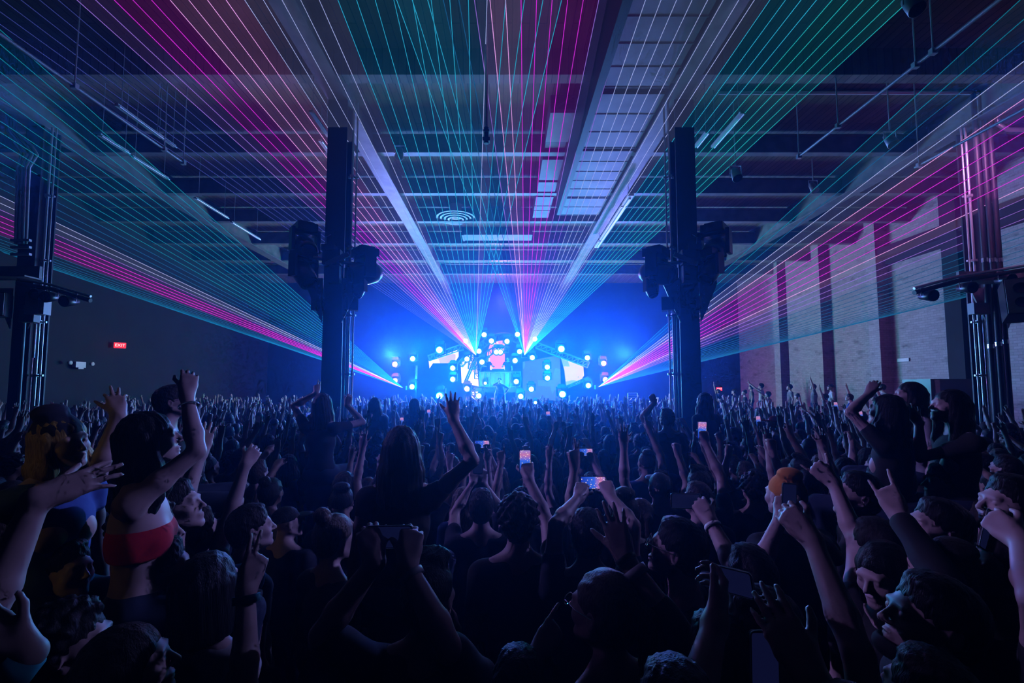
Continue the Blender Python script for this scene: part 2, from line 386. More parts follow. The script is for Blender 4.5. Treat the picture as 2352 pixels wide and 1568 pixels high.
# moving head lights on the centre columns
def moving_head(p, rz, tilt, label, s=1.0, lensmat=None, group=None, bm=None):
    t = empty('moving_head_light', p, label, 'stage light', group, rot=(0,0,rz))
    t.scale = (s,s,s); bm = bm or M['black']
    MB().box((0,0,.30),(.30,.30,.12)).box((0,0,.37),(.22,.2,.04)).build('base', bm, t)
    MB().box((-.19,0,.10),(.05,.16,.36)).box((.19,0,.10),(.05,.16,.36)).box((0,0,.225),(.42,.16,.05)).build('yoke', bm, t)
    h = MB().lathe([(0,-.24),(.10,-.235),(.15,-.16),(.165,-.02),(.16,.12),(.145,.22),(.13,.24),(.115,.235),(.11,.2)], 24, Matrix.Rotation(tilt,4,'X')).build('head', bm, t)
    l = MB().lathe([(0,.225),(.06,.22),(.112,.20)], 24, Matrix.Rotation(tilt,4,'X')).build('lens', lensmat or M['glasslens'], h)
    return t
M['glasslens'] = mat('lens_glass', (.08,.1,.16), .05, .3)
for px, py, d, rz, tl, lb, s in ((700,568,9.3,40,120,'upper moving light on the left arm of the left centre column',1.15),(697,628,9.1,60,140,'lower moving light on the left arm of the left centre column',1.1),
        (838,628,9.1,-50,105,'large moving light on the right arm of the left centre column',1.2),(826,664,9.0,-20,150,'small lamp hanging under the right arm of the left centre column',.6),
        (1642,575,9.3,-40,120,'upper moving light on the right arm of the right centre column',1.25),(1632,622,9.1,-60,140,'lower moving light on the right arm of the right centre column',1.0),
        (1508,628,9.1,50,105,'large moving light on the left arm of the right centre column',1.2),(1495,664,9.0,20,150,'small lamp hanging under the left arm of the right centre column',.6)):
    moving_head(at(px,py,d), R(rz), R(tl), lb, s*1.15)
for cx, s, lb in ((CX1,1,'steel cross arm and clamps holding moving lights on the left centre column'),(CX2,-1,'steel cross arm and clamps holding moving lights on the right centre column')):
    z = at(770,602,9.2).z
    t = empty('light_bracket', (cx,9.1,z), lb, 'bracket')
    MB().tube([(-.75,0,.12),(.78,0,-.12)] if s > 0 else [(.75,0,.12),(-.78,0,-.12)], .04, 10).build('cross_arm', M['steel'], t)
    MB().box((0,.02,.05),(.36,.3,.3)).box((-.06*s,-.05,.24),(.26,.24,.12)).box((.06*s,-.02,-.3),(.22,.22,.35)).build('bracket_block', M['dark_steel'], t)
    MB().box((.12*s,-.12,0),(.5,.04,.1), Matrix.Rotation(R(-25*s),3,'Y')).build('slotted_plate', M['steel'], t)
    MB().tube([(-.12*s,-.1,.3),(-.12*s,-.12,.45),(-.02*s,-.12,.5)], .01, 6).build('cable', M['galv'], t)
t = empty('bracket_lamp', at(1516,578,9.2), 'pale flat bracket jutting from the left of the right centre column', 'bracket')
MB().box((-.05,0,.03),(.32,.16,.02)).box((.12,0,-.08),(.03,.16,.2)).build('plate', M['galv'], t)

# exit signs
def exit_sign(p, rz, label, w=.34):
    t = empty('exit_sign', p, label, 'exit sign', rot=(0,0,rz))
    MB().box((0,0,0),(w,.06,w*.58)).build('housing', M['red_glow'], t)
    cu = bpy.data.curves.new('exit', 'FONT'); cu.body = 'EXIT'; cu.size = w*.42; cu.extrude = .004; cu.align_x = 'CENTER'; cu.align_y = 'CENTER'
    to = bpy.data.objects.new('tmp', cu); COL.objects.link(to); bpy.context.view_layer.update()
    me = bpy.data.meshes.new_from_object(to); bpy.data.objects.remove(to)
    o = obj('lettering', me, M['red_text'], t, (0,-.036,0)); o.rotation_euler = (R(90),0,0)
M['red_glow'] = mat('exit_red', (.5,.02,.03), .4, 0, (1,.03,.06), 1.6)
M['red_text'] = mat('exit_text', (.8,.3,.3), .4, 0, (1,.35,.4), 3.0)
exit_sign(at(1652,893,28.6), 0, 'red lit EXIT sign on the far wall right of the right centre column', .34)
p = at(283,793,17.5); exit_sign(Vector((XL+.25,17.5,p.z)), R(48), 'red lit EXIT sign high on the dark side wall', .36)
p = at(252,838,16.2)
t = empty('emergency_light', (XL+.12,16.0,p.z), 'small white twin-head emergency light on the dark side wall', 'lamp')
MB().box((0,0,0),(.14,.38,.2)).box((.02,0,-.12),(.12,.2,.06)).build('housing', M['white'], t)
for s in (-1,1): MB().lathe([(0,-.03),(.06,-.02),(.07,.05),(0,.04)], 14, Matrix.Translation((.06,s*.42,.05))@Matrix.Rotation(R(90),4,'Y')).build('lamp_head', M['white'], t)
# riser & booth by the brick wall
tag(MB().bb((10.6,11.5,0),(XR-.5,26,.55)).bb((11.6,11.5,.55),(XR-.5,26,.85)).build('side_riser', M['dark_wall']), 'low black stepped riser along the brick wall under the raised spectators', 'riser')
a = at(2140,915,12.6); b = at(2262,870,12.6)
t = empty('equipment_case', (0,0,0), 'big black equipment case standing on the riser by the brick wall', 'case')
MB().bb((a.x,12.6,.86),(b.x,13.5,b.z)).build('case_body', M['black'], t)
MB().bb((a.x+.1,12.57,.9),(a.x+.22,12.6,b.z-.02)).build('edge_strip', M['steel'], t)
t = empty('wall_plate', (XR-.03, 18.5, at(2000,822,16).z), 'small white notice plate on the brick wall', 'sign')
MB().box((0,-1.4,0),(.03,.5,.12)).build('plate', M['white'], t)
# ================= stage =================
ZS = 1.12
t = empty('stage_platform', (0,0,0), 'wide black stage platform behind the crowd', 'stage')
MB().bb((-8,23,0),(8,28.6,ZS)).build('deck', M['black'], t)
def D(px, py, d=25.0): return at(px, py, d)
def screen_mat(name, c1, c2, scale, s, seed=0, stretch=(1,1,1)):
    m = mat(name, (.02,.02,.02), .4); N, L, b = nodes(m)
    tc = N.new('ShaderNodeTexCoord'); mp = N.new('ShaderNodeMapping'); mp.inputs['Scale'].default_value = stretch; mp.inputs['Location'].default_value = (seed,seed*2,seed)
    L.new(tc.outputs['Object'], mp.inputs['Vector'])
    v = N.new('ShaderNodeTexVoronoi'); v.inputs['Scale'].default_value = scale; v.distance = 'CHEBYCHEV'; L.new(mp.outputs['Vector'], v.inputs['Vector'])
    n = N.new('ShaderNodeTexNoise'); n.inputs['Scale'].default_value = scale*.7; L.new(mp.outputs['Vector'], n.inputs['Vector'])
    mx = N.new('ShaderNodeMath'); mx.operation = 'MULTIPLY'; L.new(v.outputs['Distance'], mx.inputs[0]); L.new(n.outputs['Fac'], mx.inputs[1])
    r = N.new('ShaderNodeValToRGB'); r.color_ramp.interpolation = 'CONSTANT'
    r.color_ramp.elements[0].position = 0; r.color_ramp.elements[0].color = (*c1,1); r.color_ramp.elements[1].position = .27; r.color_ramp.elements[1].color = (*c2,1)
    L.new(mx.outputs[0], r.inputs['Fac']); L.new(r.outputs['Color'], b.inputs['Emission Color']); b.inputs['Emission Strength'].default_value = s
    return m
M['scr_pink'] = screen_mat('screen_pink', (1,.62,.80), (.45,.25,.85), 1.1, 1.5, 3)
M['scr_red'] = screen_mat('screen_red', (1,.16,.30), (.75,.55,.95), 1.6, 1.2, 5, (1.6,1,.5))
M['scr_side'] = screen_mat('screen_side', (.80,.60,.85), (.25,.45,.95), 1.2, 1.0, 8)
M['scr_blue'] = screen_mat('screen_blue', (.12,.20,.80), (.15,.35,.95), .8, .5, 9)
M['dots'] = mat('ball_grey', (.2,.3,.6), .4)
def panel(pts, d, m, label, th=.12):
    P = [D(x, y, d) for x, y in pts]; o = P[0]
    t = empty('video_screen', o, label, 'screen')
    c = sum((p-o for p in P), Vector())/len(P)
    mb = MB(); n = len(P)
    F_ = [p-o for p in P]; B_ = [p-o+Vector((0,th,0)) for p in P]
    mb.add(F_+B_, [tuple(range(n)), tuple(reversed(range(n,2*n)))]+[(i,(i+1)%n,(i+1)%n+n,i+n) for i in range(n)])
    mb.build('cabinet', M['black'], t)
    mb = MB(); S_ = [c+(p-c)*.98+Vector((0,-.015,0)) for p in F_]; mb.add(S_, [tuple(range(n))])
    mb.add([p+Vector((0,.012,0)) for p in S_], [tuple(reversed(range(n)))])
    mb.build('display', m, t)
    return t
panel([(984,828),(1054,802),(1054,818),(1044,834),(994,834),(986,846)], 25.2, M['scr_pink'], 'slanted pink video screen under the left roof truss')
panel([(1058,836),(1078,812),(1094,812),(1100,888),(1060,880)], 25.6, M['scr_pink'], 'tall pink video screen left of the musicians')
panel([(1118,812),(1128,782),(1160,780),(1160,850),(1122,850)], 27.6, M['scr_red'], 'red and pink video screen behind the musicians in the arch')
panel([(1083,896),(1098,896),(1100,924),(1083,912)], 25.6, M['scr_pink'], 'small pink screen section low beside the singer')
panel([(1287,818),(1340,840),(1342,862),(1330,880),(1300,888),(1296,850)], 25.2, M['scr_side'], 'slanted lilac video screen under the right roof truss')
panel([(1200,830),(1287,814),(1290,920),(1200,920)], 28.0, M['scr_blue'], 'dim blue video screen behind the right of the stage')
for i in range(14):
    p = D(1000+6*(i%7)+3*(i//7), 823+5*(i//7), 25.0)
M['truss'] = mat('truss_grey', (.05,.055,.07), .6, .2)
def truss(pts, w, label, d, rungs=1.0):
    P = [D(x,y,d) for x,y in pts]; o = P[0]; P = [p-o for p in P]
    t = empty('roof_truss', o, label, 'truss', 'lighting trusses over the stage')
    nrm = []
    for i in range(len(P)):
        tt = (P[min(i+1,len(P)-1)]-P[max(i-1,0)]).normalized(); nrm.append(Vector((-tt.z,0,tt.x)))
    ch = []
    for a in (-1,1):
        for yy in (0,w):
            L_ = [p+n*a*w/2+Vector((0,yy,0)) for p,n in zip(P,nrm)]; ch.append(L_)
            MB().tube(L_, .035, 6).build('chord', M['truss'], t)
    br = MB()
    for k in range(len(P)-1):
        seg = (P[k+1]-P[k]).length; nn = max(1, round(seg/(w*1.0)))
        for j in range(nn):
            f0, f1 = j/nn, (j+1)/nn
            for ci, cj in ((0,2),(1,3)):
                a = ch[ci][k].lerp(ch[ci][k+1], f0); b = ch[cj][k].lerp(ch[cj][k+1], f1)
                br.tube([a,b], .02, 5)
                br.tube([ch[ci][k].lerp(ch[ci][k+1], f1), b], .018, 5)
    for k in (0,-1):
        for ci, cj in ((0,1),(2,3),(0,2),(1,3)): br.tube([ch[ci][k], ch[cj][k]], .02, 5)
    br.build('lattice', M['truss'], t)
truss([(984,822),(1062,796)], .32, 'straight sloping truss at the left of the stage roof', 25.0)
truss([(1232,792),(1352,838)], .32, 'straight sloping truss at the right of the stage roof', 25.0)
def arc(cx, cy, r, a0, a1, n=14, ry=None):
    ry = ry or r
    return [(cx+r*math.cos(R(a0+(a1-a0)*i/n)), cy-ry*math.sin(R(a0+(a1-a0)*i/n))) for i in range(n+1)]
truss(arc(1157,850,75,178,20,18,78), .34, 'large curved arch truss over the musicians', 25.2)
truss(arc(1154,864,58,185,75,10,64), .3, 'smaller inner curved truss hugging the red screen', 25.4)
truss([(1056,838),(1080,812)], .3, 'short steep truss piece left of the tall pink screen', 25.1)
truss([(1084,893),(1100,893)], .2, 'short level truss piece left of the riser', 24.9)
truss([(1084,900),(1106,926)], .2, 'steep short truss low beside the singer', 24.9)
truss([(1066,884),(1094,818)], .12, 'thin slanted strut across the tall pink screen', 25.3)
truss([(1300,890),(1352,868)], .14, 'thin rising truss under the lilac screen', 25.0)

# riser with glass front
a = D(1101,888,25.0); b = D(1196,852,25.0)
t = empty('performance_riser', (0,0,0), 'raised blue-lit platform carrying the musicians behind the singer', 'riser')
MB().bb((a.x,25.0,a.z-.3),(b.x,27.2,a.z-.08)).bb((a.x+.1,25.6,ZS),(a.x+.3,27.1,a.z-.3)).bb((b.x-.3,25.6,ZS),(b.x-.1,27.1,a.z-.3)).build('platform', M['dark_steel'], t)
mb = MB()
for z in (a.z, b.z-.05): mb.tube([(a.x,25,z),(b.x,25,z)], .03, 6)
for i in range(9): mb.tube([(a.x+(b.x-a.x)*i/8,25,a.z-.1),(a.x+(b.x-a.x)*i/8,25,b.z)], .022, 6)
mb.build('railing', M['truss'], t)
M['glass'] = mat('tinted_glass', (.3,.5,.9), .05); M['glass'].node_tree.nodes['Principled BSDF'].inputs['Alpha'].default_value = .25
MB().bb((a.x,25.04,a.z-.05),(b.x,25.06,b.z-.08)).build('glass_front', M['glass'], t)
t = empty('keyboard_desk', (0,0,0), 'dark desk of instruments in front of the hatted musician', 'desk')
q = D(1140,852,25.5)
MB().bb((q.x-.5,25.3,q.z-.12),(q.x+.9,25.8,q.z+.02)).build('desk_top', M['black'], t)
for s in (-.45,.85): MB().bb((q.x+s-.03,25.5,a.z-.08),(q.x+s+.03,25.6,q.z-.1)).build('leg', M['black'], t)
MB().box((q.x+.1,25.5,q.z+.07),(.7,.3,.1)).build('keyboard', M['dark_steel'], t)
# red glowing sticks at the stage edge
# ladder at the right of the stage
t = empty('ladder', (0,0,0), 'thin metal ladder rack standing right of the stage', 'ladder')
a = D(1443,935,23); b = D(1464,902,23)
mb = MB().tube([(a.x,23,0),(a.x,23,b.z)], .02, 6).build('rail', M['galv'], t); MB().tube([(b.x,23,0),(b.x,23,b.z)], .02, 6).build('rail', M['galv'], t)
for k in range(9): MB().tube([(a.x,23,b.z-.12*k),(b.x,23,b.z-.12*k)], .012, 5).build('rung', M['galv'], t)
t = empty('light_tower', (0,0,0), 'thin vertical light tower left of the stage between lamps', 'tower')
a = D(955,870,24.5); MB().bb((a.x-.04,24.5,a.z),(a.x+.05,24.6,a.z+.72)).build('tube', M['galv'], t); MB().bb((a.x-.03,24.52,0),(a.x+.03,24.58,a.z)).build('post', M['dark_steel'], t)

# ---- stage lamps ----
CY_, WH, MG, PK = (.0,.80,1.0), (.05,.34,1.0), (.85,.12,.85), (.85,.15,.6)
BL = (.005,.11,1.0)
LP = [(208,493,'m'),(355,447,'c'),(578,375,'C'),(208,630,'m'),(350,680,'c'),(578,755,'C'),(687,525,'c'),(687,618,'c'),(805,450,'w'),(930,475,'w'),(905,385,'w'),
      (795,300,'w'),(948,248,'w'),(1008,300,'w'),(1138,303,'w'),(1050,392,'w'),(1082,392,'w'),(1205,463,'w'),(1225,245,'w'),(1243,388,'c'),(1348,438,'w'),(1370,285,'w'),
      (1472,517,'c'),(1474,608,'c'),(1215,637,'c'),(957,650,'s'),(1340,700,'w'),(805,697,'p'),(903,755,'c'),(1252,760,'c'),(1588,367,'C'),(1805,440,'c'),(1813,670,'c'),
      (1597,742,'C'),(1940,485,'m'),(1955,622,'m'),(812,830,'p'),(1025,833,'p'),(1228,857,'p'),(1375,812,'s'),(935,872,'s')]
COLS = {'m':MG,'c':CY_,'C':CY_,'w':WH,'p':PK,'s':CY_}
NAMES = {'m':'magenta','c':'cyan','C':'large cyan','w':'white-violet','p':'pink','s':'small cyan'}
LENS = {}; M['lamp_black'] = mat('lamp_black', (.004,.004,.005), .8)
for k_, c in COLS.items():
    w = [min(1, .55*x+.5) for x in c]
    LENS[k_] = mat('lamp_lens_'+k_, (.8,.8,.8), .3, 0, w, 9)
    LENS[k_].cycles.emission_sampling = 'NONE'
PW = 1.0
def landmark(px, py):
    a = 'high' if py < 800 else 'at mid height' if py < 870 else 'low'
    if px < 920: b = 'beyond the left end of the stage'
    elif px < 1000: b = 'at the left end of the stage'
    elif px < 1060: b = 'between left truss and tall pink screen'
    elif px < 1110: b = 'around the tall pink screen'
    elif px < 1170: b = 'in the arch over the musicians'
    elif px < 1215: b = 'just right of the arch'
    elif px < 1270: b = 'left of the lilac screen'
    elif px < 1330: b = 'by the lilac screen'
    elif px < 1370: b = 'at the right end of the stage'
    else: b = 'beyond the right end of the stage'
    return a+' '+b
seen_lab = {}
lamps = []
for x, y, k_ in LP:
    px, py = 850+x/3.618, 700+y/3.618
    lb = NAMES[k_]+' stage lamp shining '+landmark(px, py)
    lamps.append((px, py, k_, lb)); seen_lab.setdefault(lb, []).append(px*10+py*.01)
for px, py, k_, lb in lamps:
    same = sorted(seen_lab[lb])
    if len(same) > 1:
        i = same.index(px*10+py*.01)
        lb += ', the leftmost' if i == 0 else ', the rightmost' if i == len(same)-1 else ', the one between' if len(same) == 3 else ', number %d from the left' % (i+1)
    d = 24.6 if py > 880 else 24.8
    p = at(px, py, d)
    s = {'C':1.6,'s':.75}.get(k_, 1.25)
    t = moving_head(p+Vector((0,.2,0)), 0, R(90), lb, s*.9, LENS[k_], 'lit stage lamps', M['lamp_black'])
    t.rotation_euler = (0,0,0)
    L_ = bpy.data.lights.new('stage_lamp_light', 'POINT'); L_.color = COLS[k_]; L_.energy = {'C':330,'c':175,'w':110,'m':240,'p':130,'s':35}[k_]*PW
    L_.shadow_soft_size = .12
    lo = bpy.data.objects.new('stage_lamp_light', L_); COL.objects.link(lo); lo.location = p+Vector((0,-.22,0))

def light(kind, loc, col, e, size=.3, target=None, spot=None, blend=.6, vol=1.0, name='light'):
    L_ = bpy.data.lights.new(name, kind); L_.color = col; L_.energy = e
    if kind == 'AREA': L_.size = size
    else: L_.shadow_soft_size = size
    if spot: L_.spot_size = R(spot); L_.spot_blend = blend
    o = bpy.data.objects.new(name, L_); COL.objects.link(o); o.location = loc
    if target is not None: o.rotation_euler = (Vector(target)-Vector(loc)).to_track_quat('-Z','Y').to_euler()
    return o
# ================= lasers =================
def laser_mat(name, col, s, solid=True):
    m = bpy.data.materials.new(name); m.use_nodes = True; N = m.node_tree.nodes; L = m.node_tree.links
    N.remove(N['Principled BSDF']); out = N['Material Output']
    tr = N.new('ShaderNodeBsdfTransparent'); em = N.new('ShaderNodeEmission'); ad = N.new('ShaderNodeAddShader')
    em.inputs['Color'].default_value = (*col,1)
    # glow is put into the emission, fading with distance from the source
    tc = N.new('ShaderNodeTexCoord'); ln = N.new('ShaderNodeVectorMath'); ln.operation = 'LENGTH'; L.new(tc.outputs['Object'], ln.inputs[0])
    nz = N.new('ShaderNodeTexNoise'); nz.inputs['Scale'].default_value = .9; nz.inputs['Detail'].default_value = 3; L.new(tc.outputs['Object'], nz.inputs['Vector'])
    mm = N.new('ShaderNodeMapRange'); mm.inputs['From Min'].default_value = 0; mm.inputs['From Max'].default_value = 26
    mm.inputs['To Min'].default_value = s*1.9; mm.inputs['To Max'].default_value = s*.75
    L.new(ln.outputs['Value'], mm.inputs['Value'])
    if solid:
        pa = N.new('ShaderNodeMath'); pa.operation = 'ADD'; pa.inputs[1].default_value = 1.0; L.new(ln.outputs['Value'], pa.inputs[0])
        dv = N.new('ShaderNodeMath'); dv.operation = 'DIVIDE'; dv.inputs[0].default_value = s*7; L.new(pa.outputs[0], dv.inputs[1])
        mm = N.new('ShaderNodeMath'); mm.operation = 'ADD'; mm.inputs[1].default_value = s*.60; L.new(dv.outputs[0], mm.inputs[0])
    else:      # sheet between beams: painted haze glow, thinning out with distance
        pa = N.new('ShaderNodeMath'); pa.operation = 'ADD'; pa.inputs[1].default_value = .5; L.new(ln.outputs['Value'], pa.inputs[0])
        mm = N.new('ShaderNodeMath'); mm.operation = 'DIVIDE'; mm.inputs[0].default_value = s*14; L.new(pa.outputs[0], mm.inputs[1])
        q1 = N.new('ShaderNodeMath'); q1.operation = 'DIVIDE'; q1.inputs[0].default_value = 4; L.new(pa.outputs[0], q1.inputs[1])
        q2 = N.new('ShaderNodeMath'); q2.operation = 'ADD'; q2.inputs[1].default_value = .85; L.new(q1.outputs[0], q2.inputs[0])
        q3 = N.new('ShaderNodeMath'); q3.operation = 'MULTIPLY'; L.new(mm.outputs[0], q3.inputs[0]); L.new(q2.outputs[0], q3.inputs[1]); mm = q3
    mu = N.new('ShaderNodeMath'); mu.operation = 'MULTIPLY'; mr = N.new('ShaderNodeMapRange'); mr.inputs['To Min'].default_value = .55; mr.inputs['To Max'].default_value = 1.45
    L.new(nz.outputs['Fac'], mr.inputs['Value']); L.new(mm.outputs[0], mu.inputs[0]); L.new(mr.outputs['Result'], mu.inputs[1])
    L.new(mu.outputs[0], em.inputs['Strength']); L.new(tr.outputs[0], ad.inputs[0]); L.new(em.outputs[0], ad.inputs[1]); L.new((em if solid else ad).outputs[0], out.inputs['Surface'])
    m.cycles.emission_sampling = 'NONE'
    return m
LC = {'I':((.10,.14,.75),.30),'V':((.38,.20,.95),.62),'M':((.80,.03,.90),.78),'P':((.85,.38,.95),.85),'L':((.42,.50,1.0),.72),'T':((.03,.52,.85),.66),'G':((.02,.55,.62),.62),'D':((.02,.22,.55),.40),'C':((.01,.34,.55),.52),'E':((.01,.26,.60),.5)}
LM = {k_: laser_mat('laser_'+k_, c, s) for k_, (c, s) in LC.items()}
LSH = {k_: laser_mat('laser_haze_glow_'+k_, c, s*.055, False) for k_, (c, s) in LC.items()}
def seq(spec):
    return [c for c, n in spec for _ in range(n)]
def plane_hit(S, Nn, x, y):
    r = ray(x, y); C = Vector((0,0,CZ)); return C + r*((S-C).dot(Nn)/r.dot(Nn))
def fan(src, pts, cols, P1, P2, label, rad=(.010,.006), over=1.12):
    S = at(*src)
    t = empty('laser_projector', S, label, 'laser')
    MB().box((0,.25,-.02),(.30,.42,.22)).box((0,.03,-.02),(.12,.03,.1)).build('housing', M['black'], t)
    Nn = (P1-S).cross(P2-S).normalized()
    ends = []
    for (x, y), c in zip(pts, cols):
        E_ = plane_hit(S, Nn, x, y); d = (E_-S)
        f = over
        if d.z > 0: f = min(f, (ZG+.0-S.z)/d.z)
        if S.z+d.z*f > ZG: f = (ZG-S.z)/d.z
        if d.x < 0: f = min(f, (XL+.02-S.x)/d.x)
        else: f = min(f, (XR-.02-S.x)/d.x) if d.x > 0 else f
        e = d*f; ends.append(e)
        MB().tube([(0,0,0), e], rad[0], 6, False, rad[1]).build('laser_beam', LM[c], t).visible_shadow = False   # light casts no shadow
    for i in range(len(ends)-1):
        # emissive sheet between neighbouring beams, imitating haze lit by the laser
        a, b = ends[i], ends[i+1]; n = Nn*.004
        MB().add([Vector((0,0,0)), a, b], [(0,1,2)]).build('haze_glow_sheet', LSH[cols[i]], t).visible_shadow = False
    return t
# upper pair, fanning out over the crowd
HZ = ZG-.12
def P_z(x, y, z): return at_z(x, y, z)
n = 34
xs = [-123+ (1290+123)*i/(n-1) for i in range(n)]
ca = seq((('I',4),('I',3),('V',2),('M',3),('P',4),('L',5),('T',6),('T',2),('L',1),('T',2),('T',2)))
fan((1093,815,24.2), [(x,0) for x in xs], ca, P_z(-123,0,HZ), P_z(1290,0,HZ), 'laser projector at the left of the arch, fanning beams up and leftward')
xs = [911+(2090-911)*i/(n-1) for i in range(n)]
cb = seq((('T',3),('D',2),('V',1),('P',2),('M',5),('V',3),('L',5),('L',3),('T',4),('G',6)))
fan((1205,815,24.2), [(x,0) for x in xs], cb, P_z(911,0,HZ), P_z(2090,0,HZ), 'laser projector at the right of the arch, fanning beams up and rightward')
n = 31
ys = [68+(577-68)*(1-(1-i/(n-1))**2.0) for i in range(n)]
cc = seq((('C',12),('D',3),('L',2),('V',1),('M',4),('D',4),('E',5)))
fan((925,890,24.2), [(0,y) for y in ys], cc, P_z(0,68,HZ-.3), at(0,577,13.4), 'low laser projector left of the stage, fanning beams over the left crowd', (.011,.006))
n = 33
ys = [-8+658*(1-(1-i/(n-1))**2.6) for i in range(n)]
cd = seq((('C',2),('D',1),('L',2),('P',1),('M',5),('P',1),('V',3),('D',18)))
fan((1375,888,24.2), [(2352,y) for y in ys], cd, P_z(2352,-8,HZ-.3), at(2352,650,12.6), 'low laser projector right of the stage, fanning beams over the right crowd', (.011,.006))

# ================= haze and light =================
w = bpy.data.worlds.new('world'); SC.world = w; w.use_nodes = True
N = w.node_tree.nodes; L = w.node_tree.links
N['Background'].inputs['Color'].default_value = (0,0,0,1); N['Background'].inputs['Strength'].default_value = 0
vs = N.new('ShaderNodeVolumeScatter'); vs.inputs['Density'].default_value = .012; vs.inputs['Anisotropy'].default_value = .80
vs.inputs['Color'].default_value = (.042,.27,.84,1)
L.new(vs.outputs[0], N['World Output'].inputs['Volume'])
# the stage's blue washes, hung on the truss line and pointing out over the crowd
for x, z, e, c in ((-4.5,4.6,2600,BL),(4.8,4.6,2600,BL),(-1.5,6.0,1800,BL),(1.8,6.0,1800,BL),(0,3.2,900,(.02,.22,1.0))):
    light('SPOT', (x,24.0,z), c, e*.68, .35, (x*1.1,6,0.6), 120, .9, name='blue_wash')
# violet wash from the side lamps at both ends
light('POINT', (-.1,25.6,7.2), (.70,.15,1.0), 560, .3, name='arch_violet')  # added light without a fixture, for the violet glow over the arch
light('SPOT', (-6.0,24.0,4.2), (.12,.20,1.0), 3000, .3, (-2,3,1.6), 130, .8, name='violet_wash')
light('SPOT', (6.3,24.0,4.2), (.12,.20,1.0), 3000, .3, (8,3,2), 130, .8, name='violet_wash')
# added spots without fixtures: lavender wash over the brick wall and ceiling planks
light('SPOT', (9.6,9.0,7.9), (.85,.30,.85), 300, .3, (15,14.0,3.2), 100, .7, name='lavender_wash')
light('SPOT', (0,5.2,5.2), (.5,.24,.9), 9, .5, (0,5.6,9.1), 100, .8, name='lavender_uplight')
# added off-frame key lights under the ceiling, angled onto both sides of the crowd
light('SPOT', (13.2,7.4,8.6), (.27,.28,1.0), 4200, .15, (-3.4,2.6,1.7), 17, .8, name='crowd_key')
light('SPOT', (-13.2,7.4,8.6), (.33,.26,1.0), 4400, .15, (3.6,2.8,1.7), 18, .8, name='crowd_key')
# dim fill spots added behind the camera, not fixtures of the hall
light('SPOT', (.5,-4.5,7.0), (.30,.22,.95), 5, .4, (0,2.6,1.0), 70, .9, name='fill_spot')
light('SPOT', (-4.5,-1.5,4.2), (1.0,.72,.12), 22, .2, (-2.02,2.0,2.05), 15, .7, name='amber_fill_spot')
SC.cycles.transparent_max_bounces = 160
SC.cycles.max_bounces = 4; SC.cycles.diffuse_bounces = 0; SC.cycles.glossy_bounces = 1; SC.cycles.volume_bounces = 0
SC.cycles.use_denoising = True; SC.cycles.use_light_tree = False; SC.cycles.use_adaptive_sampling = True; SC.cycles.adaptive_threshold = .08; SC.cycles.adaptive_min_samples = 12
SC.view_settings.view_transform = 'Standard'; SC.view_settings.look = 'None'; SC.view_settings.gamma = 1.0
SC.view_settings.exposure = 0.0; SC.view_settings.use_curve_mapping = False
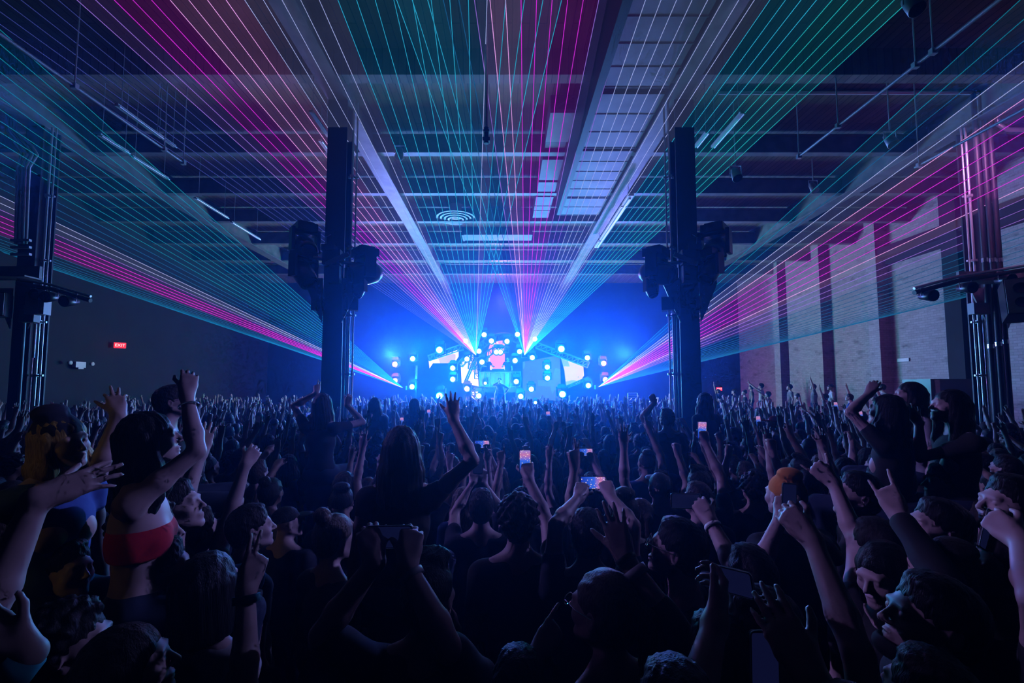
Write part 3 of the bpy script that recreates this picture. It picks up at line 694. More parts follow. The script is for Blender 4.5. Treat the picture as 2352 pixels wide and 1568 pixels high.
# ================= people: smooth implicit bodies =================
V = Vector
def ap(v): return np.array(v, dtype=np.float32)
class Field:
    """smooth union of tapered limbs and ellipsoids, meshed by surface nets"""
    def __init__(s, h): s.h = h; s.P = []
    def cone(s, a, b, r1, r2, k=.012, op='u'):
        s.P.append(('c', ap(a), ap(b), r1, r2, k, op)); return s
    def ell(s, c, r, m=None, k=.012, op='u'):
        s.P.append(('e', ap(c), ap(r), None if m is None else np.array(m.to_3x3(), dtype=np.float32), 0, k, op)); return s
    def half(s, p, n, k=.003):
        """cut away everything on the side n points to"""
        s.P.append(('h', ap(p), ap(V(n).normalized()), 0, 0, k, 's')); return s
    def chain(s, pts, rs, k=.012):
        for i in range(len(pts)-1): s.cone(pts[i], pts[i+1], rs[i], rs[i+1], k)
        return s
    def mesh(s, name, warp=None, relax=1):
        h = s.h; lo = np.full(3, 1e9); hi = -lo
        bx = []
        for p in s.P:
            if p[0] == 'c':
                r = max(p[3], p[4]); a = np.minimum(p[1], p[2])-r; b = np.maximum(p[1], p[2])+r
            elif p[0] == 'e': r = p[2].max(); a = p[1]-r; b = p[1]+r
            else: bx.append(None); continue
            bx.append((a, b))
            if p[6] == 'u': lo = np.minimum(lo, a); hi = np.maximum(hi, b)
        lo = lo-3*h; n = np.ceil((hi+3*h-lo)/h).astype(int)+1
        G = np.full(n, 1.0, dtype=np.float32)
        for p, b in zip(s.P, bx):
            if b is None: i0 = np.zeros(3, int); i1 = n
            else:
                m = p[5]+3*h
                i0 = np.clip(np.floor((b[0]-m-lo)/h).astype(int), 0, n); i1 = np.clip(np.ceil((b[1]+m-lo)/h).astype(int)+1, 0, n)
            if (i1 <= i0).any(): continue
            X, Y, Z = [(lo[q]+h*np.arange(i0[q], i1[q])).astype(np.float32) for q in range(3)]
            X = X[:,None,None]; Y = Y[None,:,None]; Z = Z[None,None,:]
            if p[0] == 'c':
                a, bb = p[1], p[2]; d = bb-a; L2 = float(d@d)+1e-12
                t = np.clip(((X-a[0])*d[0]+(Y-a[1])*d[1]+(Z-a[2])*d[2])/L2, 0, 1)
                D = np.sqrt((X-a[0]-t*d[0])**2+(Y-a[1]-t*d[1])**2+(Z-a[2]-t*d[2])**2)-(p[3]+(p[4]-p[3])*t)
            elif p[0] == 'e':
                x, y, z = X-p[1][0], Y-p[1][1], Z-p[1][2]
                if p[3] is not None:
                    m_ = p[3]; x, y, z = [m_[0,j]*x+m_[1,j]*y+m_[2,j]*z for j in range(3)]
                r = p[2]
                k0 = np.sqrt((x/r[0])**2+(y/r[1])**2+(z/r[2])**2); k1 = np.sqrt((x/r[0]**2)**2+(y/r[1]**2)**2+(z/r[2]**2)**2)+1e-9
                D = k0*(k0-1)/k1
            else:
                D = -((X-p[1][0])*p[2][0]+(Y-p[1][1])*p[2][1]+(Z-p[1][2])*p[2][2])
            sl = tuple(slice(i0[q], i1[q]) for q in range(3)); g = G[sl]; k = p[5]
            if p[6] == 'u':
                q = np.maximum(k-np.abs(g-D), 0)/k; G[sl] = np.minimum(g, D)-q*q*k*.25
            else:
                q = np.maximum(k-np.abs(g+D), 0)/k; G[sl] = np.maximum(g, -D)+q*q*k*.25
        if warp is not None:
            X, Y, Z = [(lo[q]+h*np.arange(n[q])).astype(np.float32) for q in range(3)]
            G = G+warp(X[:,None,None], Y[None,:,None], Z[None,None,:]).astype(np.float32)
        S = G < 0
        a = S[:-1,:-1,:-1]; cnt = np.zeros(a.shape, np.uint8)
        for c in range(8):
            i, j, k = c&1, c>>1&1, c>>2&1
            cnt += S[i:S.shape[0]-1+i, j:S.shape[1]-1+j, k:S.shape[2]-1+k]
        act = (cnt > 0)&(cnt < 8); idx = np.full(a.shape, -1, np.int32); cells = np.argwhere(act); idx[act] = np.arange(len(cells))
        acc = np.zeros((len(cells),3), np.float32); w = np.zeros(len(cells), np.float32)
        co = [(c&1, c>>1&1, c>>2&1) for c in range(8)]
        val = [G[cells[:,0]+o[0], cells[:,1]+o[1], cells[:,2]+o[2]] for o in co]
        for c in range(8):
            for ax in range(3):
                e = 1 << ax
                if c & e: continue
                v0, v1 = val[c], val[c|e]; cr = (v0 < 0) != (v1 < 0)
                t = np.where(cr, v0/(v0-v1+1e-12), 0)
                p = np.tile(np.array(co[c], np.float32), (len(cells),1)); p[:,ax] += t
                acc[cr] += p[cr]; w[cr] += 1
        vs = lo+h*(cells+acc/w[:,None])
        faces = []
        for ax in range(3):
            A = S[tuple(slice(0,-1) if q == ax else slice(1,-1) for q in range(3))]; B = S[tuple(slice(1,None) if q == ax else slice(1,-1) for q in range(3))]
            E_ = np.argwhere(A != B); 
            for q in range(3):
                if q != ax: E_[:,q] += 1
            u, v = (ax+1)%3, (ax+2)%3; du = np.zeros(3,int); du[u] = 1; dv = np.zeros(3,int); dv[v] = 1
            f = np.stack([idx[tuple((E_-x).T)] for x in (0*du, du, du+dv, dv)], 1)
            ins = S[tuple(E_.T)]; f[~ins] = f[~ins][:, ::-1]; faces.append(f)
        f = np.concatenate(faces)
        me = bpy.data.meshes.new(name)
        me.vertices.add(len(vs)); me.vertices.foreach_set('co', vs.astype(np.float32).ravel())
        me.loops.add(len(f)*4); me.loops.foreach_set('vertex_index', f.astype(np.int32).ravel())
        me.polygons.add(len(f)); me.polygons.foreach_set('loop_start', np.arange(0,len(f)*4,4,dtype=np.int32)); me.polygons.foreach_set('loop_total', np.full(len(f),4,np.int32))
        me.polygons.foreach_set('use_smooth', np.ones(len(f), bool)); me.update(calc_edges=True)
        return me

def waves(amp, fx, fy, fz, ph=0.):
    def g(X, Y, Z):
        return amp*(np.sin(fx*X+1.7*np.sin(fz*.6*Z+ph))*np.sin(fy*Y+ph+.9*np.sin(fx*.5*X))*.6+np.sin(fz*Z+2.1*np.sin(fx*.7*X+ph)+fy*.5*Y)*.4)
    return g

# ---- hand: wrist at origin, fingers along +Z, thumb toward +X, palm faces +Y ----
HANDS = {  # curl of index, middle, ring, little; spread; thumb (out, closed)
 'open': ((.06,.03,.06,.10), 1.0, (1.0,0)), 'flat': ((.12,.10,.12,.16), .45, (.8,.15)), 'vee': ((.02,.02,1,1), .9, (.2,1)), 'horns': ((.04,1,1,.05), .6, (.3,1)),
 'point': ((.03,.95,1,1), .2, (.3,.9)), 'fist': ((1,1,1,1), .1, (.2,1)), 'loose': ((.30,.38,.42,.45), .5, (.7,.3)), 'claw': ((.45,.55,.6,.5), .5, (.8,.4)),
 'grip': ((.52,.56,.58,.6), .15, (.9,.55)), 'hang': ((1,1,1,.05), .8, (1.1,0)), 'okay': ((.7,.2,.12,.1), .7, (.5,.8)), 'wave': ((.25,.06,.1,.3), 1.2, (1.1,0))}
def hand(f, W, X, Yp, Z, kind, s=1.0):
    """add the hand's limbs to the field; W wrist, X thumb side, Yp palm normal, Z finger direction"""
    curls, spr, th = HANDS[kind]
    def T(x, y, z): return W+(X*x+Yp*y+Z*z)*s
    bx = (.030,.010,-.010,-.029); bz = (.090,.095,.091,.083); ln = (.074,.083,.077,.060); rr = (.0092,.0094,.0090,.0078)
    sp = (-.17,-.04,.09,.24)
    f.cone(T(.004,0,-.01), T(.022,.002,.05), .026*s, .019*s, .02).cone(T(-.004,0,-.01), T(-.022,.002,.045), .024*s, .018*s, .02)
    for i in range(4):
        f.cone(T(bx[i]*.55,0,.02), T(bx[i],0,bz[i]), .0155*s, .0115*s, .014)
    for i in range(4):
        p = T(bx[i], 0, bz[i]); a = sp[i]*spr*-1
        dx = math.sin(a); ang = 0; L_ = ln[i]; c = curls[i]
        for seg, (fl, am) in enumerate(((.46,1.45),(.30,1.75),(.24,1.1))):
            ang += c*am; zc = math.cos(ang); yc = math.sin(ang)
            d = (X*dx*(1 if seg == 0 or c < .5 else .3)+Yp*yc+Z*zc).normalized()
            q = p+d*L_*fl*s; f.cone(p, q, rr[i]*s*(1-.10*seg), rr[i]*s*(.94-.12*seg), .0035 if seg == 0 else .004); p = q
    o, cl = th
    p0 = T(.018,.006,.022); p1 = T(.018+.024*o, .012+.012*cl, .052)
    f.cone(p0, p1, .016*s, .0125*s, .012)
    if cl > .6: p2 = T(.030, .036, .078); p3 = T(.006, .040, .088)
    else: p2 = T(.046+.018*o, .018+.02*cl, .080); p3 = T(.052+.026*o-.03*cl, .022+.03*cl, .102)
    f.cone(p1, p2, .0118*s, .0100*s, .005).cone(p2, p3, .0098*s, .0078*s, .004)

def head_prims(f, T, R3, s=1.0, ears=True, mouth_open=0):
    def c(x, y, z): return T@V((x*s, y*s, z*s))
    def e(x, y, z, rx, ry, rz, k=.012, op='u'): f.ell(c(x,y,z), (rx*s,ry*s,rz*s), R3, k, op)
    e(0,-.012,.035,.074,.092,.080,.02)          # cranium
    e(0,.028,-.012,.062,.064,.075,.03)          # face
    e(0,.036,-.062,.046,.050,.042,.025)         # jaw
    e(0,.078,-.088,.018,.016,.015,.018)         # chin
    for sx in (-1,1):
        e(sx*.038,.064,-.022,.022,.020,.020,.02)     # cheek
        f.cone(c(sx*.060,.0,-.045), c(sx*.012,.078,-.088), .013*s, .013*s, .02)   # jaw line
    f.cone(c(-.036,.082,.026), c(.036,.082,.026), .010*s, .010*s, .014)          # brow
    for sx in (-1,1): e(sx*.031,.098,.008,.017,.014,.010,.012,'s')
    for sx in (-1,1): e(sx*.031,.080,.008,.0125,.0125,.0105,.003)
    f.cone(c(0,.090,.016), c(0,.112,-.020), .0065*s, .0105*s, .010)              # nose
    for sx in (-1,1): e(sx*.011,.100,-.025,.007,.009,.006,.006)
    e(0,.090,-.050,.024,.012,.0065,.006); e(0,.088,-.062,.021,.012,.0075,.006)   # lips
    e(0,.103,-.0555,.022,.010,.0022+.008*mouth_open,.003,'s')
    if ears:
        for sx in (-1,1):
            e(sx*.076,-.008,-.002,.007,.019,.031,.006)
            e(sx*.083,-.004,.002,.006,.010,.018,.004,'s')

# ---- hair, in head space ----
HS = .0065
def hair_mesh(kind):
    f = Field(HS); I3 = Matrix.Identity(3)
    if kind != 'bald':
        g = .0 if kind in ('cap','beanie') else .004
        f.ell((0,-.016,.040), (.0775+g,.095+g,.084+g), I3, .02).ell((0,-.05,-.005), (.069,.058,.080), I3, .03)
    w = waves(.0035, 190, 170, 120)
    if kind == 'crop':
        f.ell((0,.10,-.035), (.085,.072,.093), I3, .01, 's').half((0,0,-.062), (0,.25,-1)); f.ell((0,.02,.105), (.055,.05,.02), I3, .03)
        w = waves(.0038, 300, 240, 170)
    elif kind == 'quiff':
        f.ell((0,.10,-.04), (.085,.075,.092), I3, .01, 's').half((0,0,-.05), (0,.25,-1))
        for i in range(9):
            a = -.9+1.8*i/8; f.cone((.045*math.sin(a),.01,.115), (.060*math.sin(a),.050+.010*math.cos(a*3),.128+.006*math.sin(i*2.3)), .020, .014, .02)
        w = waves(.0035, 240, 120, 160)
    elif kind == 'curly':
        for i in range(58):
            a = i*2.39996; z = 1-1.35*(i+.5)/58; r = math.sqrt(max(0,1-z*z)); x, y = r*math.cos(a), r*math.sin(a)
            if y > .55 and z < .45: continue
            f.ell((x*.088,-.018+y*.100,.042+z*.098), (.022,.022,.020), I3, .008)
        f.ell((0,.115,-.04), (.085,.075,.09), I3, .01, 's'); w = waves(.005, 150, 160, 140, 1)
    elif kind in ('long','longer','wavy'):
        L_ = {'long':.34,'longer':.50,'wavy':.42}[kind]
        for i in range(11):
            a = R(-118+23.6*i); x, y = math.sin(a), -math.cos(a)
            q = .8+.2*math.cos(a*1.3)
            f.chain([V((x*.066,-.02+y*.078,.03)), V((x*.088,-.025+y*.085,-.10)), V((x*.105,-.035+y*.085,-.22)), V((x*.088,-.05+y*.062,-L_*q))], (.022,.026,.026,.012), .025)
        f.ell((0,.125,-.06), (.072,.09,.13), I3, .012, 's')
        w = waves(.0045, 170, 150, 14 if kind != 'wavy' else 40)
    elif kind == 'bob':
        for i in range(11):
            a = R(-115+23*i); x, y = math.sin(a), -math.cos(a)
            f.cone((x*.070,-.02+y*.080,.03), (x*.086,-.022+y*.082,-.125), .024, .022, .025)
        f.ell((0,.12,-.05), (.070,.085,.11), I3, .012, 's'); w = waves(.0035, 170, 150, 16)
    elif kind == 'bun':
        f.ell((0,.10,-.035), (.083,.072,.093), I3, .01, 's').half((0,0,-.062), (0,.25,-1)); f.ell((0,-.085,.125), (.042,.042,.040), I3, .012)
        w = waves(.003, 150, 30, 120)
    elif kind == 'ponytail':
        f.ell((0,.10,-.035), (.083,.072,.093), I3, .01, 's').half((0,0,-.062), (0,.25,-1))
        f.chain([V((0,-.09,.07)), V((0,-.135,.04)), V((0,-.15,-.08)), V((.01,-.13,-.20))], (.022,.028,.026,.01), .01); w = waves(.003, 150, 30, 120)
    elif kind == 'cap':
        f.half((0,0,.030), (0,0,-1)); f.ell((0,.10,.036), (.074,.085,.012), I3, .008); w = None
    elif kind == 'beanie':
        f.half((0,.03,.028), (0,.25,-1)); f.ell((0,-.035,.125), (.06,.06,.035), I3, .02); w = waves(.0015, 300, 300, 20)
    return f.mesh('hair_'+kind, w)
HAIR = {k_: hair_mesh(k_) for k_ in ('crop','quiff','curly','long','longer','wavy','bob','bun','ponytail','cap','beanie')}

# ---- materials for people ----
def skin(name, c):
    m = mat(name, c, .5); b = m.node_tree.nodes['Principled BSDF']; b.inputs['Specular IOR Level'].default_value = .45
    noisy(m, 14, tuple(x*.9 for x in c), c); return m
SKIN = [skin('skin_light',(.56,.41,.38)), skin('skin_tan',(.43,.30,.26)), skin('skin_brown',(.22,.14,.11))]
def hairm(name, c, rough=.5):
    m = mat(name, c, rough); N, L, b = nodes(m)
    noisy(m, 30, tuple(x*.5 for x in c), c, .35, (6,6,.5)); b.inputs['Specular IOR Level'].default_value = .22; return m
HM = {'black':hairm('hair_black',(.012,.010,.010)),'brown':hairm('hair_brown',(.05,.03,.02)),'dark':hairm('hair_dark',(.022,.016,.014)),
      'blonde':hairm('hair_blonde',(.55,.38,.10)),'ash':hairm('hair_ash',(.22,.17,.13)),'red':mat('red_cloth',(.65,.02,.03),.8),'orange':mat('orange_knit',(.75,.28,.05),.9)}
def cloth(name, c): 
    m = mat(name, c, .85); noisy(m, 5, tuple(x*.75 for x in c), c, .3); return m
CL = {'black':cloth('cloth_black',(.012,.012,.014)),'navy':cloth('cloth_navy',(.015,.02,.05)),'charcoal':cloth('cloth_charcoal',(.04,.04,.045)),
      'white':cloth('cloth_white',(.62,.62,.66)),'grey':cloth('cloth_grey',(.22,.22,.24)),'blue':cloth('cloth_blue',(.05,.12,.42)),'red':cloth('cloth_red',(.75,.02,.05)),'denim':cloth('cloth_denim',(.03,.05,.11)),'teal':cloth('cloth_teal',(.05,.30,.36))}
LEGH = .93   # hip height in body space
def legs_mesh(h=.014):
    f = Field(h)
    f.ell((0,0,.94), (.182,.128,.13), None, .03)
    for s in (-1,1):
        f.cone((s*.09,0,.90), (s*.105,.015,.50), .088, .060, .03).cone((s*.105,.015,.50), (s*.115,-.015,.09), .058, .050, .02)
    return f.mesh('trousers', waves(.004, 30, 25, 40))
def shoes_mesh():
    f = Field(.011)
    for s in (-1,1):
        f.ell((s*.118,.05,.045), (.046,.135,.042), None, .01).ell((s*.115,-.02,.085), (.042,.05,.05), None, .02)
    f.half((0,0,.004), (0,0,-1)); return f.mesh('shoes')
LEGS, SHOES = legs_mesh(), shoes_mesh()
def frame_of(p): return p

def person_meshes(spec, h=.008, tag_='body'):
    """spec in body space: feet on z=0, facing +Y.  Returns meshes body, shirt and the head matrix."""
    H = spec.get('H', 1.0)
    hd = V(spec.get('head', (0,.01,1.62)))                       # head centre
    hr = Euler((R(spec.get('pitch',0)), R(spec.get('roll',0)), R(spec.get('yaw',0))), 'ZXY' if 0 else 'XYZ').to_matrix()
    hr = Matrix.Rotation(R(spec.get('yaw',0)),3,'Z') @ Matrix.Rotation(R(spec.get('roll',0)),3,'Y') @ Matrix.Rotation(R(spec.get('pitch',0)),3,'X')
    T = Matrix.Translation(hd) @ hr.to_4x4()
    f = Field(h)
    base = V((0,-.02,1.40)); lean = hd-V((0,.01,1.62)); base = base+lean*.8
    fem = spec.get('fem', 0); sw = .180-.022*fem
    # neck and torso
    f.cone(T@V((0,-.022,-.06)), base+V((0,.0,.03)), .052-.007*fem, .060-.008*fem, .03)
    f.cone(base+V((-.05,0,.06)), base+V((-sw+.02,.0,-.005)), .040, .048, .04).cone(base+V((.05,0,.06)), base+V((sw-.02,.0,-.005)), .040, .048, .04)
    ch = base+V((0,.01,-.13)); bl = V((0,.0,1.08))+lean*.35; pv = V((0,0,.96))
    tor = [('e', ch, (.158-.02*fem,.105,.17)), ('e', bl, (.138-.028*fem,.095,.17)), ('e', pv, (.160,.11,.11))]
    for _, c, r in tor: f.ell(c, r, None, .05)
    if fem:
        for s in (-1,1): f.ell(ch+V((s*.062,.068,-.035)), (.056,.046,.056), None, .04)
    head_prims(f, T, hr, 1.0)
    g = Field(max(h,.009)); ins = .012
    for _, c, r in tor: g.ell(c, tuple(x+ins for x in r), None, .05)
    g.cone(base+V((-.05,0,.035)), base+V((-sw+.01,0,-.012)), .048, .060, .04).cone(base+V((.05,0,.035)), base+V((sw-.01,0,-.012)), .048, .060, .04)
    info = {}
    for side, s in (('R',1),('L',-1)):
        a = spec.get(side)
        Sh = base+V((s*sw,0,-.015))
        if a is None: a = {'down':1}
        if a.get('down'):
            El = Sh+V((s*.05,-.02,-.29)); Wr = El+V((s*.01,.06,-.24)); a = dict(a); a.setdefault('z', (0,.15,-1)); a.setdefault('n', (-s,0,0)); a.setdefault('hand','loose')
        else:
            Wr = V(a['w']); hint = V(a.get('e', (s*.6,-.2,-.4)))
            l1, l2 = .29, .26; d = Wr-Sh; L_ = d.length
            if L_ > (l1+l2)*.985:
                k_ = L_/((l1+l2)*.985); k_ = min(k_, a.get('stretch', 1.12)); l1 *= k_; l2 *= k_
                if L_ > (l1+l2)*.985:                       # raise the shoulder toward the hand
                    ex = L_-(l1+l2)*.985; Sh = Sh+d.normalized()*min(ex, .08); d = Wr-Sh; L_ = d.length
                    if L_ > (l1+l2)*.985: k_ = L_/((l1+l2)*.985); l1 *= k_; l2 *= k_
            u = d.normalized(); hp = hint-u*hint.dot(u)
            if hp.length < 1e-4: hp = V((s,0,0))-u*u.x*s
            hp.normalize(); x = (l1*l1-l2*l2+L_*L_)/(2*L_); y = math.sqrt(max(0, l1*l1-x*x)); El = Sh+u*x+hp*y
        fr = 1.0-.10*fem
        mid = El.lerp(Wr, .30)
        f.cone(Sh, Sh.lerp(El,.45), .052*fr, .046*fr, .04).cone(Sh.lerp(El,.45), El, .046*fr, .036*fr, .02)
        f.cone(El, mid, .036*fr, .0405*fr, .015).cone(mid, Wr, .0405*fr, .0265*fr, .015)
        z = V(a.get('z', tuple((Wr-El).normalized()))).normalized(); n = V(a.get('n', (0,1,0))); n = (n-z*n.dot(z)).normalized()
        x = n.cross(z)*(-1 if s > 0 else 1)
        hand(f, Wr+z*.008, x, n, z, a.get('hand','open'), .98*fr)
        info[side] = (Sh, El, Wr, z, n, x)
        sl = spec.get('sleeve', .45)
        if isinstance(sl, dict): sl = sl.get(side, .45)
        if sl <= 1: g.cone(Sh, Sh.lerp(El, sl), .062*fr, .056*fr, .03)
        else:
            g.cone(Sh, El, .062*fr, .050*fr, .03); e2 = El.lerp(Wr, sl-1); g.cone(El, e2, .053*fr, .042*fr, .02)
    g.ell(base+V((0,.03,.085)), (.068,.075,.05), None, .01, 's').half((0,0,.91), (0,0,-1))
    if spec.get('bare'):        # strapless band instead of a shirt
        g = Field(.007)
        g.ell(ch+V((0,.0,-.05)), (.150,.112,.15), None, .03)
        for s in (-1,1): g.ell(ch+V((s*.062,.070,-.04)), (.062,.052,.060), None, .04)
        g.half(ch+V((0,0,.035)), (0,0,1)).half(ch+V((0,0,-.115)), (0,0,-1))
    bm_ = f.mesh(tag_)
    ph = rnd.random()*6
    sm = g.mesh('shirt', waves(.004, 34, 30, 46, ph) if not spec.get('bare') else None)
    return bm_, sm, T, info
M['screen_dark'] = mat('phone_screen_dark', (.02,.02,.03), .2, 0, (.03,.04,.22), .10)
def phone_screen():
    m = mat('phone_screen_lit', (.02,.02,.02), .2); N, L, b = nodes(m)
    tc = N.new('ShaderNodeTexCoord'); g = N.new('ShaderNodeSeparateXYZ'); L.new(tc.outputs['Object'], g.inputs[0])
    mr = N.new('ShaderNodeMapRange'); mr.inputs['From Min'].default_value = -.07; mr.inputs['From Max'].default_value = .07; L.new(g.outputs['Z'], mr.inputs['Value'])
    cr = N.new('ShaderNodeValToRGB'); cr.color_ramp.elements[0].color = (.01,.04,.5,1); cr.color_ramp.elements[1].color = (.35,.25,.75,1)
    e = cr.color_ramp.elements.new(.55); e.color = (.04,.16,.9,1); e = cr.color_ramp.elements.new(.8); e.color = (.65,.2,.45,1); L.new(mr.outputs[0], cr.inputs[0])
    vo = N.new('ShaderNodeTexVoronoi'); vo.inputs['Scale'].default_value = 70; L.new(tc.outputs['Object'], vo.inputs['Vector'])
    lt = N.new('ShaderNodeMath'); lt.operation = 'LESS_THAN'; lt.inputs[1].default_value = .22; L.new(vo.outputs['Distance'], lt.inputs[0])
    mx = N.new('ShaderNodeMixRGB'); L.new(lt.outputs[0], mx.inputs['Fac']); L.new(cr.outputs[0], mx.inputs['Color1']); mx.inputs['Color2'].default_value = (1,.8,.75,1)
    L.new(mx.outputs[0], b.inputs['Emission Color']); b.inputs['Emission Strength'].default_value = .8; m.cycles.emission_sampling = 'NONE'
    return m
M['screen_lit'] = phone_screen(); M['screen_dark'].cycles.emission_sampling = 'NONE'
def rrect(w, h, r, n=4):
    P = []
    for cx, cy, a0 in ((w/2-r,h/2-r,0),(-w/2+r,h/2-r,90),(-w/2+r,-h/2+r,180),(w/2-r,-h/2+r,270)):
        for i in range(n+1): a = R(a0+90*i/n); P.append((cx+r*math.cos(a), cy+r*math.sin(a)))
    return P
PHM = {}
def phone_mesh():
    m = Matrix.Rotation(R(90),4,'X')
    PHM['b'] = MB().prism(rrect(.074,.150,.010), .0085, Matrix.Translation((0,.00425,0))@m).mesh('phone_case')
    PHM['s'] = MB().prism(rrect(.067,.140,.006), .001, Matrix.Translation((0,-.0042,0))@m).mesh('phone_screen')
    PHM['c'] = MB().prism(rrect(.026,.026,.006), .002, Matrix.Translation((.018,.0062,.052))@m).mesh('camera_bump')
    PHM['e'] = MB().tube([V((x,-.0035,z)) for x, z in rrect(.0745,.1505,.010)]+[V((.0745/2,-.0035,.1505/2-.01))], .0013, 6, False).mesh('phone_edge')
    for k_, mm in (('b','black'),('s','screen_lit'),('c','black'),('e','chrome')): PHM[k_].materials.append(M[mm])
phone_mesh()
def phone(p, rz, rx, ry, label, screen='screen_lit', s=1.0, group='phones held up over the crowd'):
    """screen toward the phone's -Y"""
    t = empty('smartphone', p, label, 'phone', group)
    t.rotation_mode = 'XYZ'; t.rotation_euler = (R(rx), R(ry), R(rz)); t.scale = (s,s,s)
    o = obj('phone_case', PHM['b'], None, t); sc = obj('phone_screen', PHM['s'], None, o); obj('camera_bump', PHM['c'], None, o); obj('metal_edge', PHM['e'], None, o)
    if screen != 'screen_lit': sc.material_slots[0].link = 'OBJECT'; sc.material_slots[0].material = M[screen]
    return t
def setmat(o, m):
    if not o.data.materials: o.data.materials.append(m)
    o.material_slots[0].link = 'OBJECT'; o.material_slots[0].material = m
HAIRNAME = {'cap':'cap','beanie':'beanie'}
def make_person(label, loc, rz, meshes, hair='crop', hcol='black', shirt='black', skin_=0, group='people in the concert crowd', sc=1.0, mirror=False, legs=True, glasses=False, wear='shirt'):
    bm_, sm, T, info = meshes
    o = bpy.data.objects.new('person', bm_); COL.objects.link(o); o.location = loc; o.rotation_euler = (0,0,rz); o.scale = (-sc if mirror else sc, sc, sc)
    tag(o, label, 'person', group); setmat(o, SKIN[skin_])
    if hair != 'bald':
        h = obj(HAIRNAME.get(hair,'hair'), HAIR[hair], None, o, matrix=T); setmat(h, HM[hcol])
    if wear: c = obj(wear, sm, None, o); setmat(c, CL[shirt])
    if legs:
        l = obj('trousers', LEGS, None, o); setmat(l, CL['denim']); h2 = obj('shoes', SHOES, None, o); setmat(h2, CL['black'])
    return o
# ================= named people close to the camera =================
def sit_legs():
    f = Field(.013)
    f.ell((0,0,.95), (.18,.13,.12), None, .03)
    for s in (-1,1):
        f.cone((s*.10,.02,.93), (s*.20,.40,.93), .090, .066, .03).cone((s*.20,.40,.93), (s*.17,.36,.50), .060, .045, .02)
        f.ell((s*.17,.42,.46), (.045,.12,.05), None, .02)
    return f.mesh('trousers', waves(.004, 30, 25, 40))
SITL = sit_legs()
CAMP = V((0,0,CZ)); used = []
def px_of(p):
    d = V(p)-CAMP; f_ = V((0,math.cos(PITCH),math.sin(PITCH))); u_ = V((0,-math.sin(PITCH),math.cos(PITCH)))
    w_ = d.dot(f_); return 1157+F*d.x/w_, 820-F*d.dot(u_)/w_
def carrier(loc, rz, label):
    pass
def hero(label, head, yaw, hair='crop', hcol='black', shirt='black', skin_=0, R_=None, L_=None, pitch=8, hyaw=0, roll=0, fem=0, sit=False,
         sleeve=.45, h=None, bare=False, bands=(), extra=None, wear='shirt', sc_=None):
    H_ = at(*head); d = head[2]; a = R(yaw)
    sc = 1.0 if sit else max(.86, min(1.12, H_.z/1.63)); sc = sc_ or sc
    lz = H_.z-1.63*sc if sit else 0.0
    loc = V((H_.x, H_.y, lz)); Mw = Matrix.Translation(loc) @ Matrix.Rotation(a,4,'Z') @ Matrix.Scale(sc,4); Mi = Mw.inverted()
    hz = (H_.z-lz)/sc
    sp = {'head': (0,.01,hz), 'pitch':pitch, 'yaw':hyaw, 'roll':roll, 'fem':fem, 'sleeve':sleeve, 'bare':bare}
    for side, A in (('R',R_),('L',L_)):
        if not A: continue
        w = at(*A['w']); t_ = at(*A['t']); z = (Mi@t_-Mi@w)
        q = {'w': tuple(Mi@w), 'z': tuple(z), 'hand': A.get('hand','open'), 'stretch': A.get('stretch',1.12)}
        n = A.get('n','away'); vd = (w-CAMP).normalized()
        n = vd if n == 'away' else -vd if n == 'to' else V(n)
        q['n'] = tuple(Mi.to_3x3()@n)
        if 'e' in A: q['e'] = tuple(Mi@at(*A['e'])-Mi@w)
        else: q['e'] = (.5 if side == 'R' else -.5, -.2, -.6)
        sp[side] = q
    h = h or (.0062 if d < 2.1 else .0075 if d < 3.5 else .010)
    ms = person_meshes(sp, h)
    o = make_person(label, loc, a, ms, hair, hcol, shirt, skin_, 'people in the concert crowd', sc, legs=not sit, wear=wear)
    if sit: l = obj('trousers', SITL, None, o); setmat(l, CL['denim'])
    used.append((H_.x, H_.y, .30 if not sit else .05, d))
    for side, m_, wdt, off, nm in bands:
        Sh, El, Wr, z, n, x = ms[3][side]; u = (Wr-El).normalized(); p = Wr-u*off; fr = frame(u)
        pr = [(.0285+.0035*(off/.03), -wdt/2), (.034+.003*(off/.03), -wdt/2), (.034+.003*(off/.03), wdt/2), (.0285, wdt/2)]
        b = MB().lathe([(r*(1.02), z_) for r, z_ in pr], 24, Matrix.Translation(p) @ fr.to_4x4())
        b.build(nm, M[m_] if m_ in M else CL[m_], o)
    if sit and sit != 'none':
        # the person underneath carries the sitter on the shoulders
        ysh = V((math.sin(-a)*.10, math.cos(a)*.10, 0)); cl = V((loc.x, loc.y, 0))+ysh*.6
        csc = (lz+.86)/1.40; csc = max(.85, min(1.15, csc))
        cm = person_meshes({'pitch':4,'R':{'w':(.17,.34,1.30),'e':(.6,-.1,-1),'hand':'grip','z':(-.1,.2,.6),'n':(0,-1,0)},'L':{'w':(-.17,.34,1.30),'e':(-.6,-.1,-1),'hand':'grip','z':(.1,.2,.6),'n':(0,-1,0)}}, .010)
        make_person(sit, cl, a, cm, 'crop', 'dark', 'black', 0, 'people in the concert crowd', csc)
        used.append((cl.x, cl.y, .34, d))
    return o, ms, Mw
def glasses(o, T, m='chrome'):
    mb = MB()
    for s in (-1,1):
        mb.tube([T@V((s*.031+.022*math.cos(2*math.pi*i/14), .108, .008+.017*math.sin(2*math.pi*i/14))) for i in range(15)], .0015, 5, False)
        mb.tube([T@V((s*.053,.106,.012)), T@V((s*.078,.05,.012)), T@V((s*.080,-.01,.008))], .0015, 5)
    mb.tube([T@V((-.009,.109,.010)), T@V((.009,.109,.010))], .0015, 5); mb.build('glasses', M[m], o)

